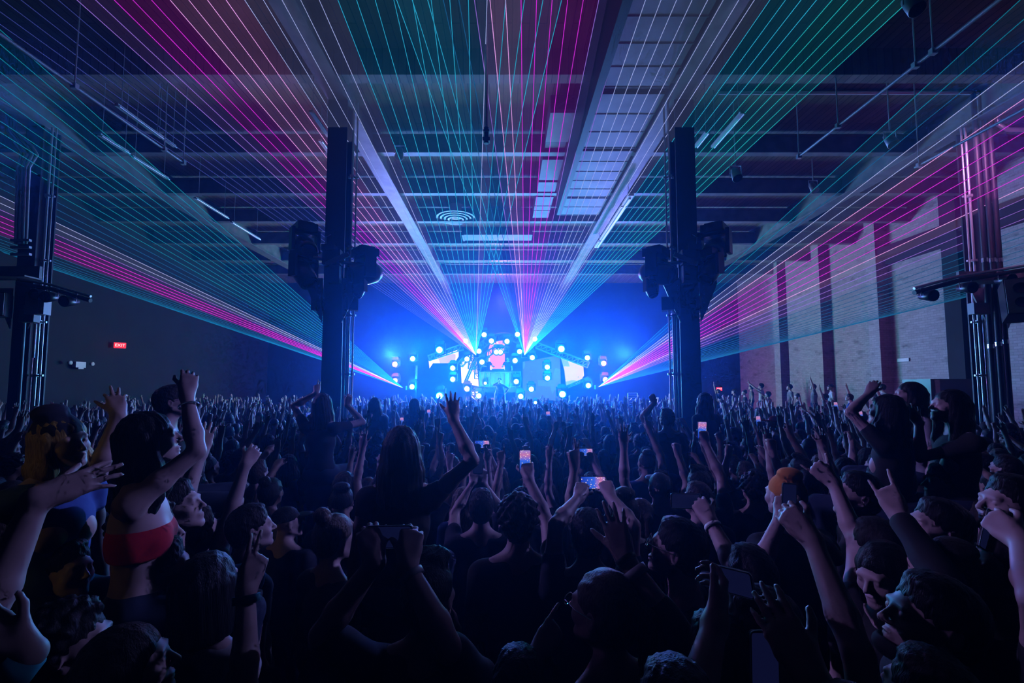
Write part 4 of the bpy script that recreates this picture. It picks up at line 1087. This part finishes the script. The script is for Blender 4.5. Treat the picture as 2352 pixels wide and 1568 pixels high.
o, ms, _ = hero('long-haired woman on shoulders, back turned, right arm raised with spread hand before the stage', (922,1034,2.35), 4, 'longer','black','black', 0,
     R_={'w':(1041,962,2.42),'t':(1039,884,2.5),'e':(1055,1090,2.3),'hand':'open'}, fem=1, sit='person hidden in dark clothes carrying the long-haired woman before the stage', pitch=4, sleeve=.2)
o, ms, _ = hero('man with quiffed dark hair seen from behind, holding a phone sideways, bottom centre', (985,1372,1.66), -12, 'quiff','black','black', 0,
     L_={'w':(862,1290,1.5),'t':(845,1222,1.55),'hand':'grip'}, R_={'w':(935,1300,1.5),'t':(945,1232,1.55),'hand':'grip'}, pitch=6, hyaw=-6, sleeve=.9, bands=(('R','grey',.02,.03,'wristband'),))
phone(at(895,1232,1.56), 2, 0, 90, 'phone held sideways by the quiff-haired man, behind the long hair', 'screen_dark')
o, ms, _ = hero('person with black bob and pale shirt, right hand making a V sign, grey wristband', (474,1352,1.72), -8, 'bob','black','white', 0,
     R_={'w':(566,1352,1.5),'t':(603,1238,1.56),'e':(560,1640,1.4),'hand':'vee'}, fem=1, pitch=2, sleeve=.4, bands=(('R','teal',.022,.028,'wristband'),))
hero('short-haired man behind the V-sign hand, cheek and ear lit on his right', (572,1216,2.5), -40, 'crop','dark','charcoal', 0, pitch=6, hyaw=-12)
hero('person at the left frame edge, purple-lit arm raised with fingers spread over the blonde woman', (-120,1500,1.2), -20, 'crop','dark','black', 0,
     R_={'w':(86,1146,1.28),'t':(222,1094,1.38),'e':(0,1420,1.2),'hand':'open','stretch':1.2,'n':(.2,1,-.2)}, sleeve=.3, sc_=1.08)
hero('person beyond the lower left corner showing an open palm and teal cuff', (-175,1790,.98), -10, 'crop','dark','black', 0,
     R_={'w':(66,1500,1.06),'t':(-40,1432,1.04),'e':(-400,1700,1.0),'hand':'flat','n':'to'}, sleeve=.3, bands=(('R','teal',.05,.03,'cuff'),))
o, ms, _ = hero('blonde woman in dark headwear and blue top on shoulders, one arm raised bent', (138,1015,2.02), -100, 'wavy','blonde','blue', 0,
     R_={'w':(272,952,2.05),'t':(262,888,2.1),'e':(250,1160,2.0),'hand':'wave','stretch':1.3}, fem=1, sit='dark-haired person carrying the blonde woman on shoulders', pitch=-4, roll=14, sleeve=.25)
bn = obj('beanie', HAIR['beanie'], None, o, matrix=ms[2] @ Matrix.Scale(1.05,4)); setmat(bn, CL['navy'])
hero('black-haired woman in red strapless top on shoulders, fist raised high', (338,1012,1.95), -62, 'longer','black','red', 0,
     R_={'w':(429,908,2.0),'t':(440,835,2.05),'e':(440,1080,1.9),'hand':'loose','stretch':1.3}, fem=1, sit='person with shiny dark hair carrying the woman in the red top', pitch=10, bare=True, wear='top', bands=(('R','chrome',.006,.05,'bracelet'),))
hero('profile person below the red-topped woman, forearm raised with fingertips pinched', (398,1168,2.3), -78, 'crop','black','black', 0,
     R_={'w':(460,1042,2.5),'t':(474,985,2.55),'e':(420,1180,2.4),'hand':'okay','stretch':1.2}, pitch=14)
hero('person stretching a bare arm up to the right, left of the V-sign hand', (448,1222,2.5), -30, 'crop','dark','black', 0,
     R_={'w':(563,1068,2.7),'t':(596,1020,2.8),'e':(520,1210,2.6),'hand':'loose','stretch':1.25}, pitch=8)
hero('curly-haired person in profile near the lower left corner', (160,1485,1.5), -72, 'curly','black','navy', 0, pitch=10)
hero('short-haired head with lit ear, beneath the red-topped woman', (333,1228,2.05), -55, 'curly','black','black', 0, pitch=2)
hero('dark-haired person with a faintly lit cheek at the bottom edge, right of the curly head', (285,1540,1.35), -62, 'bob','dark','black', 0, pitch=10)
hero('person with tousled ponytail tied high, facing away, left of the raised spread hand', (765,1238,2.4), -35, 'bun','ash','black', 0, pitch=-4, fem=1)
hero('person holding an upright phone with a dark screen, right of the raised spread hand', (1105,1168,3.1), 2, 'crop','dark','navy', 0,
     L_={'w':(1088,1108,3.45),'t':(1088,1078,3.5),'hand':'grip','stretch':1.2}, R_={'w':(1110,1112,3.45),'t':(1108,1078,3.5),'hand':'grip','stretch':1.2})
phone(at(1098,1064,3.45), 0, -6, 0, 'upright phone with dim screen, right of the raised spread hand', 'screen_dark')
hero('curly-haired person from behind, holding up a phone with bright screen', (1190,1200,2.45), 0, 'curly','black','black', 0,
     R_={'w':(1214,1100,2.85),'t':(1211,1068,2.9),'hand':'grip','stretch':1.3}, pitch=10)
phone(at(1206,1060,2.9), 0, -4, 0, 'upright phone with bright blue screen held by the curly-haired person')
hero('person with both elbows out, filming with a sideways phone right of centre', (1350,1232,2.35), 0, 'crop','black','navy', 0,
     L_={'w':(1330,1142,2.6),'t':(1340,1105,2.7),'e':(1250,1240,2.3),'hand':'grip'}, R_={'w':(1402,1140,2.6),'t':(1388,1102,2.7),'e':(1460,1260,2.3),'hand':'grip'}, pitch=10)
phone(at(1362,1108,2.72), 0, 3, 90, 'sideways phone with lit screen between two raised hands')
hero('person in black long sleeve with open hand raised, black watch and square patch', (1655,1530,1.3), 6, 'crop','black','black', 0,
     R_={'w':(1436,1282,1.52),'t':(1398,1160,1.6),'e':(1520,1500,1.3),'hand':'open','stretch':1.35}, sleeve=1.45, bands=(('R','black',.020,.004,'watch'),('R','white',.028,.05,'patch')))
o, ms, _ = hero('person with swept light hair and glasses, head below the open raised hand', (1392,1408,1.5), 30, 'ponytail','ash','charcoal', 0, pitch=4, fem=1, hyaw=15)
glasses(o, ms[2])
o, ms, _ = hero('bespectacled person looking left, right of the open raised hand', (1560,1265,2.0), 62, 'crop','black','black', 0, pitch=10)
glasses(o, ms[2])
hero('person filming with a sideways phone over heads, white wristband', (1725,1330,1.9), 10, 'crop','black','black', 0,
     L_={'w':(1632,1198,2.15),'t':(1596,1140,2.25),'e':(1680,1380,1.9),'hand':'grip','stretch':1.35}, sleeve=.3, bands=(('L','white',.018,.03,'wristband'),))
phone(at(1574,1150,2.3), 4, 0, 92, 'sideways phone with dark screen held with one hand, left of the orange hat', 'screen_dark')
hero('person beyond the bottom edge holding a phone flat, fingers curled over it', (1560,1680,1.02), 4, 'crop','dark','black', 0,
     R_={'w':(1642,1432,1.2),'t':(1662,1325,1.28),'e':(1600,1640,1.05),'hand':'claw','stretch':1.3,'n':(-.3,.6,.5)}, sleeve=.2)
phone(at(1668,1330,1.34), 20, 70, 80, 'phone seen edge-on in curled fingers at the lower right', 'screen_dark')
hero('person pointing one finger right, bottom centre', (1190,1590,1.42), -8, 'crop','black','black', 0,
     R_={'w':(1236,1498,1.5),'t':(1284,1425,1.56),'e':(1215,1620,1.4),'hand':'point'}, sleeve=.4)
hero('person beyond the bottom edge, large spread fingers lit purple', (1990,1790,.86), 8, 'crop','dark','black', 0,
     L_={'w':(1868,1565,.98),'t':(1772,1402,1.06),'e':(1930,1760,.9),'hand':'flat','stretch':1.3}, sleeve=.2)
hero('person behind the spread purple fingers, face partly hidden by a phone', (1752,1462,1.35), 95, 'crop','black','black', 0, pitch=0)
phone(at(1755,1525,1.12), 8, -4, 4, 'upright phone showing a dim picture beside the spread purple fingers', 'screen_dark')
hero('person reaching a long bare forearm up, fingers bunched, lower right', (2150,1620,1.2), 12, 'crop','dark','black', 0,
     L_={'w':(1866,1240,1.50),'t':(1796,1166,1.58),'e':(2030,1500,1.2),'hand':'claw','stretch':1.5}, sleeve=.3)
hero('person raising a hand with thumb and little finger out, right of the orange hat', (2020,1262,2.1), 20, 'crop','dark','black', 0,
     L_={'w':(1915,1108,2.35),'t':(1868,1068,2.4),'e':(2000,1230,2.2),'hand':'hang','stretch':1.3}, pitch=4, sleeve=.3)
hero('person in long dark sleeve raising index and little finger', (2165,1330,1.75), 15, 'beanie','dark','black', 0,
     L_={'w':(2066,1186,1.85),'t':(2020,1096,1.92),'e':(2120,1340,1.7),'hand':'horns','stretch':1.35}, sleeve=1.86, h=.0058)
for lab, hd_, yw, hr_, kw in (('short-haired man in left profile with lit purple face, chin raised',(2160,1218,2.1),80,'crop',{'pitch':14}),
        ('large close profile of a man with black mask under his chin, lower right',(2150,1432,1.36),76,'crop',{'pitch':12}),
        ('profile man with bare lit neck looking up, at the right frame edge',(2312,1322,1.7),80,'crop',{'pitch':22}),
        ('wide-cheeked profile face cut by the right frame edge, uppermost of the close ones',(2332,1168,2.0),82,'crop',{'pitch':12}),
        ('small lit profile tilted down between two raised sleeves',(2035,1320,1.9),108,'bob',{'pitch':-14}),
        ('round lit face looking left under the horn-sign arm row',(1975,1140,2.7),75,'crop',{'pitch':10})):
    o, ms, _ = hero(lab, hd_, yw, hr_, 'black', 'black', 0, **kw)
    if 'mask' in lab:
        f = Field(.005); f.ell((0,.055,-.085), (.052,.052,.036), None, .01).ell((0,.05,-.07), (.044,.044,.04), None, .004, 's').half((0,0,-.075), (0,-.2,1))
        mk = f.mesh('face_mask'); k_ = obj('face_mask', mk, None, o, matrix=ms[2] @ Matrix.Translation((0,.012,.0))); setmat(k_, CL['black'])
hero('person at the right edge holding up a tilted phone', (2420,1330,1.6), 30, 'crop','black','black', 0,
     L_={'w':(2345,1245,1.6),'t':(2285,1195,1.68),'hand':'grip','stretch':1.3}, sleeve=.4)
phone(at(2268,1218,1.72), 20, 0, 28, 'tilted phone with pale reflection near the right frame edge', 'screen_dark')
hero('person in an orange knitted hat behind a raised phone', (1806,1142,2.7), 10, 'beanie','orange','black', 0,
     L_={'w':(1795,1185,2.4),'t':(1800,1150,2.45),'hand':'grip'}, R_={'w':(1828,1188,2.4),'t':(1818,1150,2.45),'hand':'grip'}, pitch=2)
phone(at(1812,1143,2.42), 0, 0, 4, 'upright dark phone right before the orange knitted hat', 'screen_dark')
hero('man in a bright red cap, in the crowd right of the right centre column', (1778,972,7.4), 60, 'cap','red','black', 0, pitch=4, sit='person carrying the red-capped man')
hero('long-haired woman on shoulders by the left centre column, one arm up, other out', (741,930,4.7), -6, 'long','black','navy', 0,
     L_={'w':(727,902,4.8),'t':(728,882,4.85),'hand':'vee','stretch':1.3}, R_={'w':(797,930,4.9),'t':(803,912,4.9),'hand':'grip','stretch':1.3}, fem=1, sit='person carrying the woman by the left centre column')
hero('long-haired woman on shoulders below the left low laser, arms down', (861,930,7.4), 2, 'longer','dark','black', 0, fem=1, sit='person carrying the long-haired woman below the left low laser')
hero('long-haired woman on shoulders just left of the stage, head turned right', (953,930,8.6), -30, 'long','dark','navy', 0, fem=1, sit='person carrying the woman just left of the stage')
hero('long-haired woman on shoulders directly right of the right centre column', (1618,922,6.2), 20, 'longer','black','navy', 0, fem=1, sit='person carrying the woman right of the right centre column')
hero('person reaching one arm high just left of the right centre column', (1532,962,5.6), 10, 'crop','dark','black', 0,
     L_={'w':(1503,925,5.7),'t':(1493,898,5.7),'hand':'fist','stretch':1.4}, sit='person carrying the high-reaching person by the right centre column')
hero('woman with very long black hair on shoulders, forearm bent overhead, toward the brick wall', (2040,945,3.3), 30, 'longer','black','black', 0,
     L_={'w':(1995,905,3.4),'t':(2004,888,3.4),'e':(1985,960,3.3),'hand':'loose','stretch':1.1}, fem=1, sit='person carrying the woman with very long black hair')
hero('woman in white top on shoulders, long hair, in front of the equipment case', (2092,910,3.9), 70, 'longer','black','white', 0,
     R_={'w':(2060,965,3.8),'t':(2045,950,3.8),'hand':'loose'}, fem=1, sit='person carrying the woman in white')
hero('long-haired woman on shoulders facing left, arms forward, below the equipment case', (2185,935,3.2), 75, 'longer','black','black', 0,
     L_={'w':(2110,970,3.3),'t':(2095,950,3.3),'hand':'loose','stretch':1.2}, fem=1, sit='person carrying the woman below the equipment case')
o, ms, _ = hero('face with reflective sunglasses peering above the red-topped woman', (392,925,3.3), -60, 'crop','dark','black', 0, pitch=14, sit='person carrying the sunglasses wearer')
glasses(o, ms[2])
# ================= musicians =================
def stagey(label, px, py, d, zf, spec, hair, hcol, shirt, yaw, wear='shirt', extra=None):
    p = at(px, py, d); sp = dict(spec); ms = person_meshes(sp, .011)
    o = make_person(label, (p.x, d, zf), R(yaw), ms, hair, hcol, shirt, 0, 'performers on the stage', 1.04, wear=wear); return o, ms
o, ms = stagey('singer in a long open coat at the stage front, microphone at the mouth', 1148, 900, 23.6, ZS,
    {'R':{'w':(.07,.20,1.53),'e':(.8,-.1,-.6),'hand':'fist','z':(-.2,.3,1),'n':(-1,0,0)},'L':{'w':(-.30,.05,1.02),'e':(-1,-.2,.1),'hand':'loose','z':(.6,.2,-.5),'n':(1,0,0)},'sleeve':1.85}, 'curly','black','grey', 176, 'jacket')
f = Field(.012)
for s in (-1,1):
    f.chain([V((s*.10,-.03,1.25)), V((s*.17,-.03,.95)), V((s*.21,-.04,.50)), V((s*.24,-.05,.28))], (.08,.10,.10,.09), .04)
f.cone((0,-.09,1.2), (0,-.13,.35), .09, .16, .04).half((0,.0,.27), (0,0,-1)); setmat(obj('coat', f.mesh('coat', waves(.008,30,20,15)), None, o), CL['grey'])
t = empty('microphone', o.location + V((.07,-.02,0)), 'handheld microphone at the singer\'s mouth', 'microphone')
t.rotation_euler = (0,0,R(176))
MB().tube([(.16,.20,1.60),(.10,.17,1.70)], .014, 8).build('handle', M['black'], t); MB().lathe([(0,-.03),(.022,-.02),(.028,0),(.02,.022),(0,.028)], 12, Matrix.Translation((.085,.163,1.725))).build('mic_head', M['chrome'], t)
a = D(1101,888,25.0); zr = a.z-.08
o, ms = stagey('musician in a brimmed hat playing behind the desk in the arch', 1119, 860, 26.1, zr,
    {'R':{'w':(.25,.42,1.18),'e':(.6,-.2,-.8),'hand':'flat','z':(0,1,0),'n':(0,0,-1)},'L':{'w':(-.25,.42,1.18),'e':(-.6,-.2,-.8),'hand':'flat','z':(0,1,0),'n':(0,0,-1)},'pitch':-12}, 'crop','black','navy', 200)
h_ = obj('hat', MB().lathe([(0,.16),(.07,.155),(.085,.10),(.09,.075),(.17,.07),(.172,.078),(.092,.083)], 24).mesh('hat'), None, o, matrix=ms[2]); setmat(h_, CL['black'])
o, ms = stagey('second musician, dark figure at the right of the desk', 1166, 860, 26.2, zr,
    {'R':{'w':(.2,.4,1.2),'e':(.6,-.2,-.8),'hand':'flat','z':(0,1,0),'n':(0,0,-1)},'pitch':-10}, 'crop','black','black', 170)

# ================= the crowd =================
UPR = {'w':(.24,.10,1.93),'z':(.02,.05,1),'hand':'open'}; 
def mir(a): b = dict(a); b['w'] = (-a['w'][0], a['w'][1], a['w'][2]); b['z'] = (-a['z'][0], a['z'][1], a['z'][2]) if 'z' in a else (0,0,1); return b
def arm_(x, y, z, hand='open', zz=(0,.1,1), **k): return dict({'w':(x,y,z),'z':zz,'hand':hand}, **k)
POSES = [
 ('arms down', {'pitch':8}),
 ('open hand up', {'R':UPR,'pitch':10}),
 ('both hands up', {'R':arm_(.26,.12,1.92),'L':mir(arm_(.24,.16,1.90,'wave')),'pitch':12}),
 ('horns sign up', {'R':arm_(.18,.2,1.90,'horns'),'pitch':10}),
 ('finger pointed up', {'R':arm_(.15,.22,1.93,'point',(.0,.3,1)),'pitch':8}),
 ('V sign up', {'R':arm_(.22,.18,1.86,'vee'),'pitch':6}),
 ('filming overhead', {'R':arm_(.07,.36,1.80,'grip',(-.25,.1,1)),'L':mir(arm_(.07,.36,1.80,'grip',(-.25,.1,1))),'pitch':8,'ph':(0,.37,1.90)}),
 ('phone held high', {'R':arm_(.16,.28,1.90,'grip',(-.15,.1,1)),'pitch':12,'ph':(.135,.29,2.01)}),
 ('fist raised', {'R':arm_(.22,.12,1.90,'fist'),'pitch':10}),
 ('hand reaching forward', {'R':arm_(.20,.42,1.74,'loose',(.0,.8,.7)),'pitch':8}),
 ('arms bent overhead', {'R':arm_(.16,.05,1.86,'loose',(-.4,.2,.9),e=(1,-.1,-.1)),'L':mir(arm_(.20,.10,1.88,'claw',(-.3,.4,.9))),'pitch':10}),
 ('bent arm waving', {'R':arm_(.36,.18,1.78,'wave',(.15,.2,1),e=(.7,0,-1)),'pitch':6,'yaw':-12}),
 ('head turned aside', {'pitch':4,'yaw':38}),
]
PM = []
for nm, sp in POSES: PM.append((nm, sp, person_meshes(sp, .0095)))
FEMS = [(nm, sp, person_meshes(dict(sp, fem=1), .0105)) for nm, sp in (POSES[0], POSES[1], POSES[2], POSES[9])]
HK = [('crop','black','short-haired'),('crop','dark','close-cropped'),('quiff','black','quiff-haired'),('curly','black','curly-haired'),('cap','black','dark-capped'),('crop','brown','brown-haired'),('beanie','black','dark-hatted')]
FK = [('long','black','long-haired'),('wavy','dark','wavy-haired'),('bob','black','bob-haired'),('ponytail','brown','ponytailed'),('longer','dark','extra-long-haired'),('bun','black','bun-haired'),('long','ash','fair-haired')]
SH = ['black']*5+['navy']*3+['charcoal']*3+['grey','white','blue','black']
cr = random.Random(21)
spots = []; y = 1.25; row = 0
cols_xy = [(CX1,CY),(CX2,CY),(-10.72,10.3),(10.95,10.3),(10.4,9.9)]
while y < 22.3:
    near = y < 9.0
    st = .50 if y < 5 else .56 if near else .60
    xm = min(14.4, y*1.14+.35); x = -xm+(row%2)*st*.5
    while x < xm:
        px_, py_ = x+cr.uniform(-.12,.12), y+cr.uniform(-.14,.14)
        if all((px_-cx)**2+(py_-cy)**2 > .62**2 for cx, cy in cols_xy) and all((px_-u[0])**2+(py_-u[1])**2 > (u[2]+.12)**2 for u in used) and not (px_ > 10.2 and py_ > 11.1):
            spots.append((px_, py_))
        x += st
    y += .50 if y < 5 else .58 if near else .68; row += 1
spots.sort(key=lambda s: s[1])
NI = 235
ind, rest = spots[:NI], spots[NI:]
# spectators on the riser at the brick wall
rs = []
for i in range(16):
    yy = 12.0+i*.78; xx = 11.0+cr.uniform(-.25,.3) if i%2 else 12.1+cr.uniform(-.2,.5)
    if xx > 11.4 and yy < 14.0: xx = 11.0
    rs.append((xx, yy, .86 if xx > 11.6 else .56))
pend = []
def zone(px):
    for lim, nm in ((200,'by the left frame edge'),(430,'toward the dark wall'),(720,'left of left column'),(830,'around the left column'),(1030,'below the left lasers'),(1110,'under the tall pink screen'),(1230,'below the singer'),
                    (1380,'right of the singer'),(1530,'left of right column'),(1650,'around the right column'),(1850,'right of right column'),(2100,'toward the brick wall'),(9999,'by the right frame edge')):
        if px < lim: return nm
def band(y):
    return 'nearest row' if y < 1.9 else 'second-nearest rows' if y < 2.6 else 'near rows' if y < 3.6 else 'middle rows' if y < 4.8 else 'farther rows' if y < 6.2 else 'far rows' if y < 7.8 else 'rows by the columns'
for i, (x, y) in enumerate(ind):
    fem = cr.random() < .36
    if y < 2.5: pi_ = cr.choice((0,0,12))
    elif y < 3.4: pi_ = cr.choice((0,0,12,0,9,5,0))
    else: pi_ = cr.choice((0,0,12,1,1,2,3,3,4,5,6,7,8,9,10,11,1,2,8))
    if fem: nm, sp, ms = FEMS[{0:0,12:0,1:1,3:1,4:1,8:1,2:2,10:2}.get(pi_,3)]; hk = cr.choice(FK)
    else: nm, sp, ms = PM[pi_]; hk = cr.choice(HK)
    X, Y_ = px_of((x,y,1.6)); 
    if 880 < X < 1420 and pi_ in (1,2) and y > 4 and cr.random() < .3: nm, sp, ms = PM[6]
    turn = -R(13)*max(-1, min(1, x/4))*-1
    yaw = math.atan2(-x, 25-y)*-1*-1 + R(24)*max(-1,min(1,x/3.5)) + R(cr.uniform(-16,16))
    sc = cr.uniform(.93,1.05)*(.97 if fem else 1)
    if y < 2.1: sc = min(sc, .97)
    sh = cr.choice(SH); mirror = cr.random() < .5
    o = make_person('x', (x,y,0), yaw, ms, hk[0], hk[1], sh, cr.choice((0,0,1,1,2)), sc=sc, mirror=mirror)
    col_ = {'white':'pale-shirted ','grey':'grey-shirted ','blue':'blue-shirted '}.get(sh)
    pend.append((o, (col_ or '')+hk[2]+' person, '+nm, band(y)+' '+zone(X), X))
    if 'ph' in sp:
        q = V(sp['ph'])*sc; q.x *= -1 if mirror else 1
        q = Matrix.Rotation(yaw,3,'Z')@q+V((x,y,0)); land = cr.random() < .35
        phone(q, math.degrees(yaw), cr.uniform(-8,8), 90 if land else cr.uniform(-8,8), 'phone|'+('sideways' if land else 'upright')+' phone', cr.choice(('screen_lit','screen_lit','screen_dark')))
        pend.append((bpy.data.objects[-1] if False else [ob for ob in COL.objects if ob.name.startswith('smartphone') and ob.get('label','').startswith('phone|')][-1], ('sideways' if land else 'upright')+' phone held up', band(y)+' '+zone(X), X))
        pend[-1][0]['label'] = 'set'
for x, y, z in rs:
    k_ = cr.choice((0,0,1,9,12)); hk = cr.choice(HK); nm, sp, ms = PM[k_]
    sh = cr.choice(('grey','charcoal','white','black','blue'))
    o = make_person('x', (x,y,z-.01), R(60)+R(cr.uniform(-20,20)), ms, hk[0], hk[1], sh, cr.choice((0,1)), 'spectators standing on the side riser', cr.uniform(.95,1.05), cr.random() < .5)
    X = px_of((x,y,1.6+z))[0]
    pend.append((o, hk[2]+' spectator, '+nm, 'on the side riser '+('nearer the equipment case' if X > 2000 else 'toward the stage end' if X < 1850 else 'midway along'), X))
grp = {}
for q in pend: grp.setdefault(q[1]+', '+q[2], []).append(q)
ORD = ['leftmost','second from left','third from left','fourth from left','fifth from left','sixth from left']
for k_, L_ in grp.items():
    L_.sort(key=lambda q: q[3])
    for i, q in enumerate(L_):
        q[0]['label'] = k_ if len(L_) == 1 else k_+', '+(ORD[i] if i < len(L_)-1 or len(L_) > 6 else 'rightmost' if len(L_) > 1 else '')

# everybody farther back: past counting, one object
def arrays(me):
    n = len(me.vertices); v = np.empty(n*3, np.float32); me.vertices.foreach_get('co', v)
    f = np.empty(len(me.loops), np.int32); me.loops.foreach_get('vertex_index', f); return v.reshape(-1,3), f.reshape(-1,4)
def low(me, vs):          # a coarser copy of a mesh
    o = bpy.data.objects.new('tmp', me); COL.objects.link(o); m = o.modifiers.new('r','REMESH'); m.mode = 'VOXEL'; m.voxel_size = vs
    dg = bpy.context.evaluated_depsgraph_get(); r = bpy.data.meshes.new_from_object(o.evaluated_get(dg)); bpy.data.objects.remove(o); return r
def trim(v, f):
    u, inv = np.unique(f, return_inverse=True); return v[u], inv.reshape(f.shape).astype(np.int32)
def far_set(hb, hs, hh, hl):
    fv = []
    for pi_ in range(12):
        bm_, sm, T, info = person_meshes(POSES[pi_][1], hb); bv, bf = arrays(bm_)
        bf = bf[bv[:,2][bf].min(1) > 1.38]; bv, bf = trim(bv, bf)
        fv.append([(bv,bf), arrays(low(PM[pi_][2][1], hs)), T])
    return fv, [arrays(low(HAIR[k_], hh)) for k_ in ('crop','curly','long','quiff','bob','cap')], arrays(low(LEGS, hl))
SETS = (far_set(.0165,.04,.022,.055), far_set(.024,.05,.03,.07))
VV, FF, MI = [], [], []; off = 0
for x, y in rest:
    fv, fh, (LV, LF) = SETS[0 if y < 13.5 else 1]
    b = fv[cr.choice((0,0,0,1,1,2,2,3,4,5,6,7,8,9,10,11,1,8))]; s = cr.uniform(.92,1.06); mx_ = -1 if cr.random() < .5 else 1
    a = math.atan2(-x, 25-y)+R(18)*max(-1,min(1,x/8))+R(cr.uniform(-18,18)); ca_, sa_ = math.cos(a), math.sin(a); RM = np.array([[ca_,-sa_,0],[sa_,ca_,0],[0,0,1]], np.float32)
    T = np.array(b[2], np.float32); hv, hf = fh[cr.randrange(6)]; hv = hv@T[:3,:3].T+T[:3,3]
    parts = [(b[0][0], b[0][1], cr.choice((0,0,1))), (b[1][0], b[1][1], cr.choice((3,3,3,4,5))), (hv, hf, 2), (LV, LF, 3)]
    for v, f, mi in parts:
        w_ = (v*np.array([mx_,1,1], np.float32)*s)@RM.T+np.array([x,y,0], np.float32)
        VV.append(w_); FF.append((f if mx_ == 1 else f[:,::-1])+off); MI.append(np.full(len(f), mi, np.int32)); off += len(v)
VV = np.concatenate(VV); FF = np.concatenate(FF); MI = np.concatenate(MI)
me = bpy.data.meshes.new('crowd'); me.vertices.add(len(VV)); me.vertices.foreach_set('co', VV.astype(np.float32).ravel())
me.loops.add(len(FF)*4); me.loops.foreach_set('vertex_index', FF.astype(np.int32).ravel()); me.polygons.add(len(FF))
me.polygons.foreach_set('loop_start', np.arange(0,len(FF)*4,4,dtype=np.int32)); me.polygons.foreach_set('loop_total', np.full(len(FF),4,np.int32))
for m_ in (SKIN[0],SKIN[1],HM['dark'],CL['black'],CL['charcoal'],CL['grey']): me.materials.append(m_)
me.polygons.foreach_set('material_index', MI); me.polygons.foreach_set('use_smooth', np.ones(len(FF), bool)); me.update(calc_edges=True)
o = bpy.data.objects.new('crowd', me); COL.objects.link(o)
tag(o, 'dense far crowd with raised hands reaching to the foot of the stage', 'crowd', None, 'stuff')
print('CROWD', len(ind), len(rest), len(VV), max(s[1] for s in ind))
SC.view_settings.exposure = 0.0
